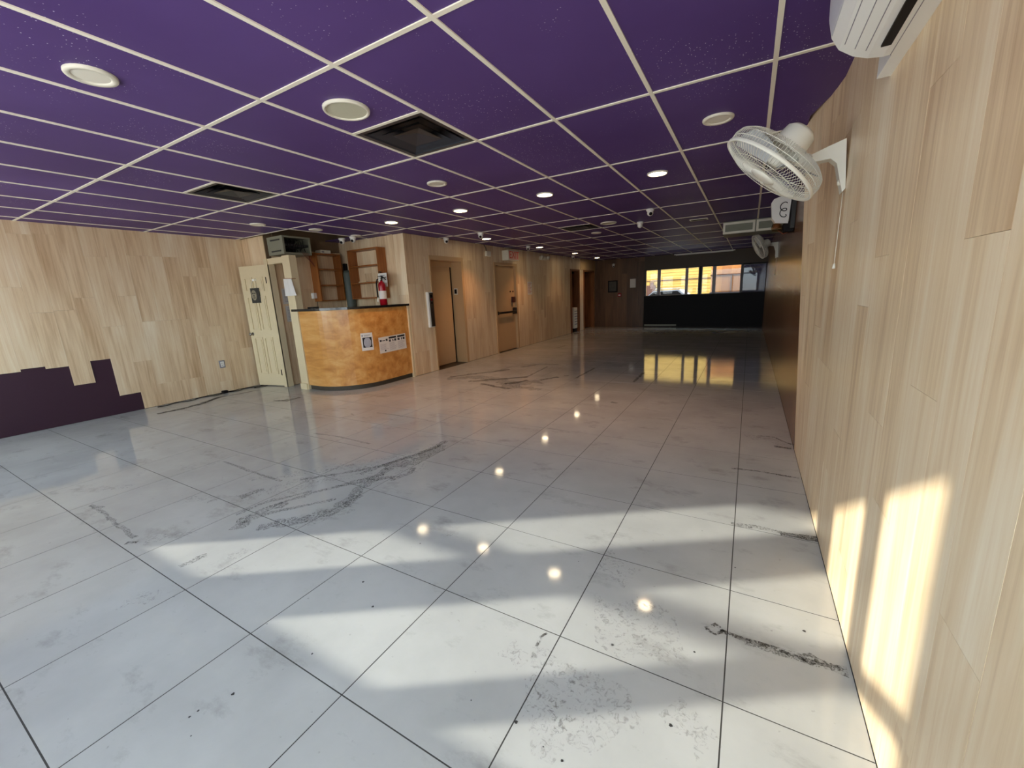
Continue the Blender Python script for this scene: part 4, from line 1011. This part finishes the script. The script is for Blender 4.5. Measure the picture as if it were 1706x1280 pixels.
MB().box(-4.64, -4.36, 15.571, 15.576, 1.33, 1.685).build('print', flat('dim_print', rgb(70, 66, 58), 0.5, var=0.5, scale=12), pf)
nb = thing('paper_notice', (-3.75, 15.598, 1.43), 'single pale notice on the back wall near the window', 'notice')
MB().box(-3.86, -3.655, 15.594, 15.599, 1.43, 1.745).build('sheet', PAPER, nb)
rb = thing('fire_alarm_pull', (-4.2, 15.59, 1.2), 'small red alarm box under the framed picture', 'alarm')
MB().bbox(-4.30, -4.17, 15.55, 15.60, 1.12, 1.25, 0.006).build('box', RED, rb)
MB().box(-4.27, -4.20, 15.54, 15.55, 1.16, 1.20).build('pull_handle', WHITE, rb)
ft = thing('tube_light', (-1.4, 15.5, 2.44), 'thin white strip fixture along the top of the back wall', 'light fixture')
MB().box(-2.35, -0.5, 15.50, 15.575, 2.455, 2.485).build('channel', WHITE, ft)
MB().cyl((-2.3, 15.535, 2.447), (-0.55, 15.535, 2.447), 0.013, n=10).build('tube', WHITE, ft)
vt = thing('ceiling_slot_vent', (-0.84, 8.03, HC), 'small dark slot vent in the far ceiling, right side', 'vent')
MB().box(-0.98, -0.70, 7.95, 8.12, HC - 0.006, HC + 0.004).build('frame', WHITE2, vt)
MB().box(-0.96, -0.72, 7.97, 8.07, HC - 0.008, HC - 0.005).build('slot', BLACK, vt)

# ------------------------------------------------------------------ near air conditioner
ac = thing('air_conditioner', (0.3, 1.55, 2.1), 'white split air conditioner at the top right corner', 'air conditioner')
def prof_at(y0, y1, P, name, m, smooth=True): return MB().prism(P, 1, y0, y1, smooth).build(name, m, ac)
P = [(0.416, 2.10), (0.325, 2.096), (0.285, 2.103), (0.245, 2.120), (0.205, 2.150), (0.182, 2.19), (0.171, 2.24), (0.169, 2.30), (0.172, 2.36), (0.19, 2.385), (0.23, 2.395), (0.416, 2.395)]
prof_at(1.14, 1.95, P, 'body', WHITE, False)
def on_bottom(x, lift):  # z on the underside curve
    for (xa, za), (xb, zb) in zip(P[:-1], P[1:]):
        if xb <= x <= xa: return zb + (za - zb) * (x - xb) / (xa - xb) - lift
    return 2.1
mb = MB(); mb.box(0.303, 0.328, 1.18, 1.865, 2.093, 2.099); mb.build('outlet_slot', BLACK, ac)
for x in (0.272, 0.243, 0.215):
    z = on_bottom(x, 0.0); mb = MB(); mb.box(x - 0.0012, x + 0.0012, 1.18, 1.90, z - 0.0008, z + 0.002); mb.build('louvre_seam', INKGREY, ac)
mb = MB(); z = on_bottom(0.345, 0); mb.box(0.343, 0.345, 1.18, 1.95, 2.0955, 2.10); mb.build('louvre_seam', INKGREY, ac)
Pf = [(0.1795, 2.195), (0.1685, 2.24), (0.1665, 2.30), (0.170, 2.36), (0.172, 2.36), (0.169, 2.30), (0.171, 2.24), (0.182, 2.19)]
prof_at(1.16, 1.935, Pf, 'front_panel', flat('grey_white_panel', rgb(206, 206, 214), 0.3), True)
MB().box(0.349, 0.416, 1.95, 2.15, 2.10, 2.17).build('pipe_cover', WHITE, ac)

# ------------------------------------------------------------------ fans
def make_fan(label, ctr, nrm, R, wall_pt, prof, yfront, cord_z, knob=True):
    """ctr: centre of the front ring plane; nrm: direction the fan faces; prof: bracket outline in x,z on plane y=yfront"""
    t = thing('wall_fan', (wall_pt[0], wall_pt[1], wall_pt[2]), label, 'fan', 'white wall fans')
    n = Vector(nrm).normalized(); c = Vector(ctr); a = n.orthogonal().normalized(); b = n.cross(a)
    def pt(r, ang, h): return c + a * r * math.cos(ang) + b * r * math.sin(ang) + n * h
    def ring(mb, r, h, rad, k=48, m=6): mb.tube([pt(r, 2 * PI * i / k, h) for i in range(k)], rad, m, True)
    D = R * 0.42   # depth of the cage
    mb = MB()
    ring(mb, R, 0, 0.006, 60, 8)
    for i in range(84):
        an = 2 * PI * i / 84
        mb.tube([pt(R * q, an, h) for q, h in ((0.27, 0.035), (0.6, 0.032), (0.85, 0.02), (1.0, 0.0))], 0.0013, 3)
    for q in (0.5, 0.75): ring(mb, R * q, 0.033 - 0.004 * (q > .7), 0.0014, 48, 4)
    mb.build('front_grille', FANWHITE, t)
    mb = MB(); mb.lathe([(0.0, 0.045), (R * 0.16, 0.045), (R * 0.27, 0.038), (R * 0.28, 0.028), (0, 0.028)], c, 28, n); mb.build('centre_cap', FANWHITE, t)
    mb = MB()
    for i in range(96):
        an = 2 * PI * i / 96
        mb.tube([pt(R * q, an, -h) for q, h in ((1.0, 0.0), (1.01, D * 0.45), (0.97, D * 0.70), (0.86, D * 0.88), (0.62, D * 0.97), (0.34, D))], 0.0014, 3)
    ring(mb, R * 1.0, -D * 0.30, 0.002, 48, 4); ring(mb, R * 0.97, -D * 0.6, 0.002, 48, 4); ring(mb, R * 0.34, -D, 0.003, 36, 5)
    mb.build('rear_grille', FANWHITE, t)
    mb = MB()   # band where the two grilles meet
    mb.lathe([(R * 1.0, 0.006), (R * 1.022, 0.004), (R * 1.024, -0.008), (R * 1.003, -0.012)], c, 60, n); mb.build('rim_band', FANWHITE, t)
    for k in range(3):
        mb = MB(); a0 = 2 * PI * k / 3; vs_ = []; nr, na = 6, 6
        for layer in (0, 0.002):
            for i in range(nr + 1):
                rr = R * (0.14 + 0.74 * i / nr)
                wid = 0.85 + 0.25 * math.sin(PI * i / nr)
                for j2 in range(na + 1):
                    q = j2 / na - 0.5; an = a0 + q * wid + 0.25 * i / nr
                    vs_.append(pt(rr, an, -D * 0.48 + q * 0.055 + layer))
        m_ = (na + 1); half = (nr + 1) * m_
        fs = []
        for L_ in (0, half):
            for i in range(nr):
                for j2 in range(na): fs.append((L_ + i * m_ + j2, L_ + i * m_ + j2 + 1, L_ + (i + 1) * m_ + j2 + 1, L_ + (i + 1) * m_ + j2))
        mb.add(vs_, fs, True); mb.build('blade', FANBLADE, t)
    mb = MB(); mb.lathe([(0.0, -D * 0.25), (R * 0.15, -D * 0.28), (R * 0.17, -D * 0.7), (R * 0.12, -D * 0.75)], c, 24, n); mb.build('hub', FANWHITE, t)
    mb = MB(); mb.lathe([(R * 0.34, -D * 0.98), (R * 0.36, -D * 1.03), (R * 0.33, -D * 1.3), (R * 0.30, -D * 1.9), (R * 0.22, -D * 2.08), (0, -D * 2.12)], c, 24, n); mb.build('motor_housing', FANWHITE, t)
    # neck from the motor to the bracket
    arm = Vector((prof[0][0], yfront + 0.03, prof[0][1] - 0.012))
    mb = MB(); mb.tube([c - n * D * 1.35, (c - n * D * 1.35).lerp(arm, 0.6) , arm], 0.02, 10).lathe([(0, -0.04), (0.028, -0.04), (0.028, 0.04), (0, 0.04)], arm, 16, (0, 1, 0)); mb.build('neck', FANWHITE, t)
    mb = MB(); mb.prism(prof, 1, yfront, yfront + 0.075); mb.build('bracket', FANWHITE, t)
    zs_ = [p[1] for p in prof]; zb = min(zs_); xb = sum(p[0] for p in prof if p[1] < zb + 0.03) / max(1, len([p for p in prof if p[1] < zb + 0.03]))
    mb = MB(); mb.tube([(xb, yfront + 0.02, zb), (xb, yfront + 0.02, cord_z)], 0.0014, 5); mb.build('pull_cord', FANWHITE, t)
    mb = MB(); mb.lathe([(0, 0.012), (0.005, 0.012), (0.008, -0.012), (0, -0.014)], (xb, yfront + 0.02, cord_z - 0.01), 10); mb.build('cord_bell', FANWHITE, t)
    mb = MB(); mb.lathe([(0, 0.0), (0.016, 0.0), (0.013, 0.014), (0, 0.016)], (xb - 0.012, yfront + 0.035, zb + 0.055), 14, (-1, 0, -0.1)); mb.build('control_knob', FANWHITE, t)
    return t
FANBLADE = flat('translucent_grey_blade', rgb(200, 204, 208), 0.25, var=0.03)
make_fan('white wall fan nearest the camera, facing down, with pull cord', (0.038, 2.646, 1.953), (-0.639, -0.068, -0.766), 0.247, (0.417, 2.84, 1.83), [(0.21, 2.03), (0.3, 2.064), (0.373, 2.088), (0.392, 1.85), (0.38, 1.833), (0.364, 1.893), (0.344, 1.976), (0.316, 2.004), (0.22, 1.999)], 2.84, 1.472)
make_fan('farther dark looking wall fan near the back corner on the right wall', (0.077, 9.35, 2.052), (-0.86, -0.22, -0.42), 0.232, (0.417, 9.6, 1.83), [(0.22, 2.13), (0.3, 2.135), (0.41, 2.14), (0.4165, 1.86), (0.38, 1.84), (0.37, 1.98), (0.34, 2.07), (0.22, 2.09)], 9.6, 1.55)

# ------------------------------------------------------------------ white light unit above the far right wall
wu = thing('wall_light_unit', (0.30, 6.3, 2.0), 'white wall unit with dark scribbled mark and amber lens', 'light unit')
MB().prism([(0.155, 2.34), (0.175, 2.16), (0.215, 2.10), (0.345, 2.085), (0.36, 2.39), (0.24, 2.40), (0.18, 2.38)], 1, 6.24, 6.44).build('casing', WHITE, wu)
MB().bbox(0.365, 0.416, 6.22, 6.46, 2.02, 2.42, 0.006).build('back_plate', DARKGREY, wu)
MB().bbox(0.30, 0.416, 6.26, 6.46, 1.985, 2.11, 0.01).build('lower_box', BLACK, wu)
MB().lathe([(0.0, 0.0), (0.05, 0.0), (0.06, -0.05), (0.045, -0.09), (0, -0.095)], (0.235, 6.33, 2.10), 18).build('amber_lens', CLEARPLASTIC, wu)
MB().lathe([(0.0, 0.0), (0.035, 0.0), (0.045, -0.05), (0, -0.06)], (0.235, 6.33, 2.10), 14).build('lamp_bulb', flat('amber_plastic', rgb(140, 96, 60), 0.3), wu)
mb = MB(); mb.tube([(0.285 + 0.034 * math.cos(1.9 * q) , 6.237, 2.315 - 0.021 * q + 0.03 * math.sin(1.9 * q)) for q in [k * 0.2 for k in range(36)]], 0.005, 5); mb.build('scribbled_mark', INK, wu)
mb = MB(); mb.tube([(0.25, 6.32, 2.02), (0.31, 6.33, 1.97), (0.36, 6.33, 1.99), (0.37, 6.34, 2.02)], 0.006, 6); mb.build('loose_wire', flat('copper_wire', rgb(130, 70, 40), 0.5), wu)
# far boxed air unit hanging under the ceiling
au = thing('ceiling_air_unit', (-0.05, 9.0, 2.27), 'grey boxed air unit hanging under the ceiling at far right', 'air unit')
MB().box(-0.50, 0.40, 8.72, 9.35, 2.275, HC - 0.003).build('casing', GREYMETAL, au)
def grille(x0, x1, nm):
    f = MB(); b = 0.035
    f.box(x0 + b, x1 - b, 8.69, 8.72, 2.28, 2.28 + b).box(x0 + b, x1 - b, 8.69, 8.72, 2.47 - b, 2.47).box(x0, x0 + b, 8.69, 8.72, 2.28, 2.47).box(x1 - b, x1, 8.69, 8.72, 2.28, 2.47)
    f.build('grille_frame', WHITE2, au)
    for k in range(5): MB().box(x0 + b, x1 - b, 8.70, 8.715, 2.325 + k * 0.022, 2.335 + k * 0.022).build('slat', GREYMETAL, au)
grille(-0.50, 0.0, 'g'); grille(0.02, 0.38, 'g')
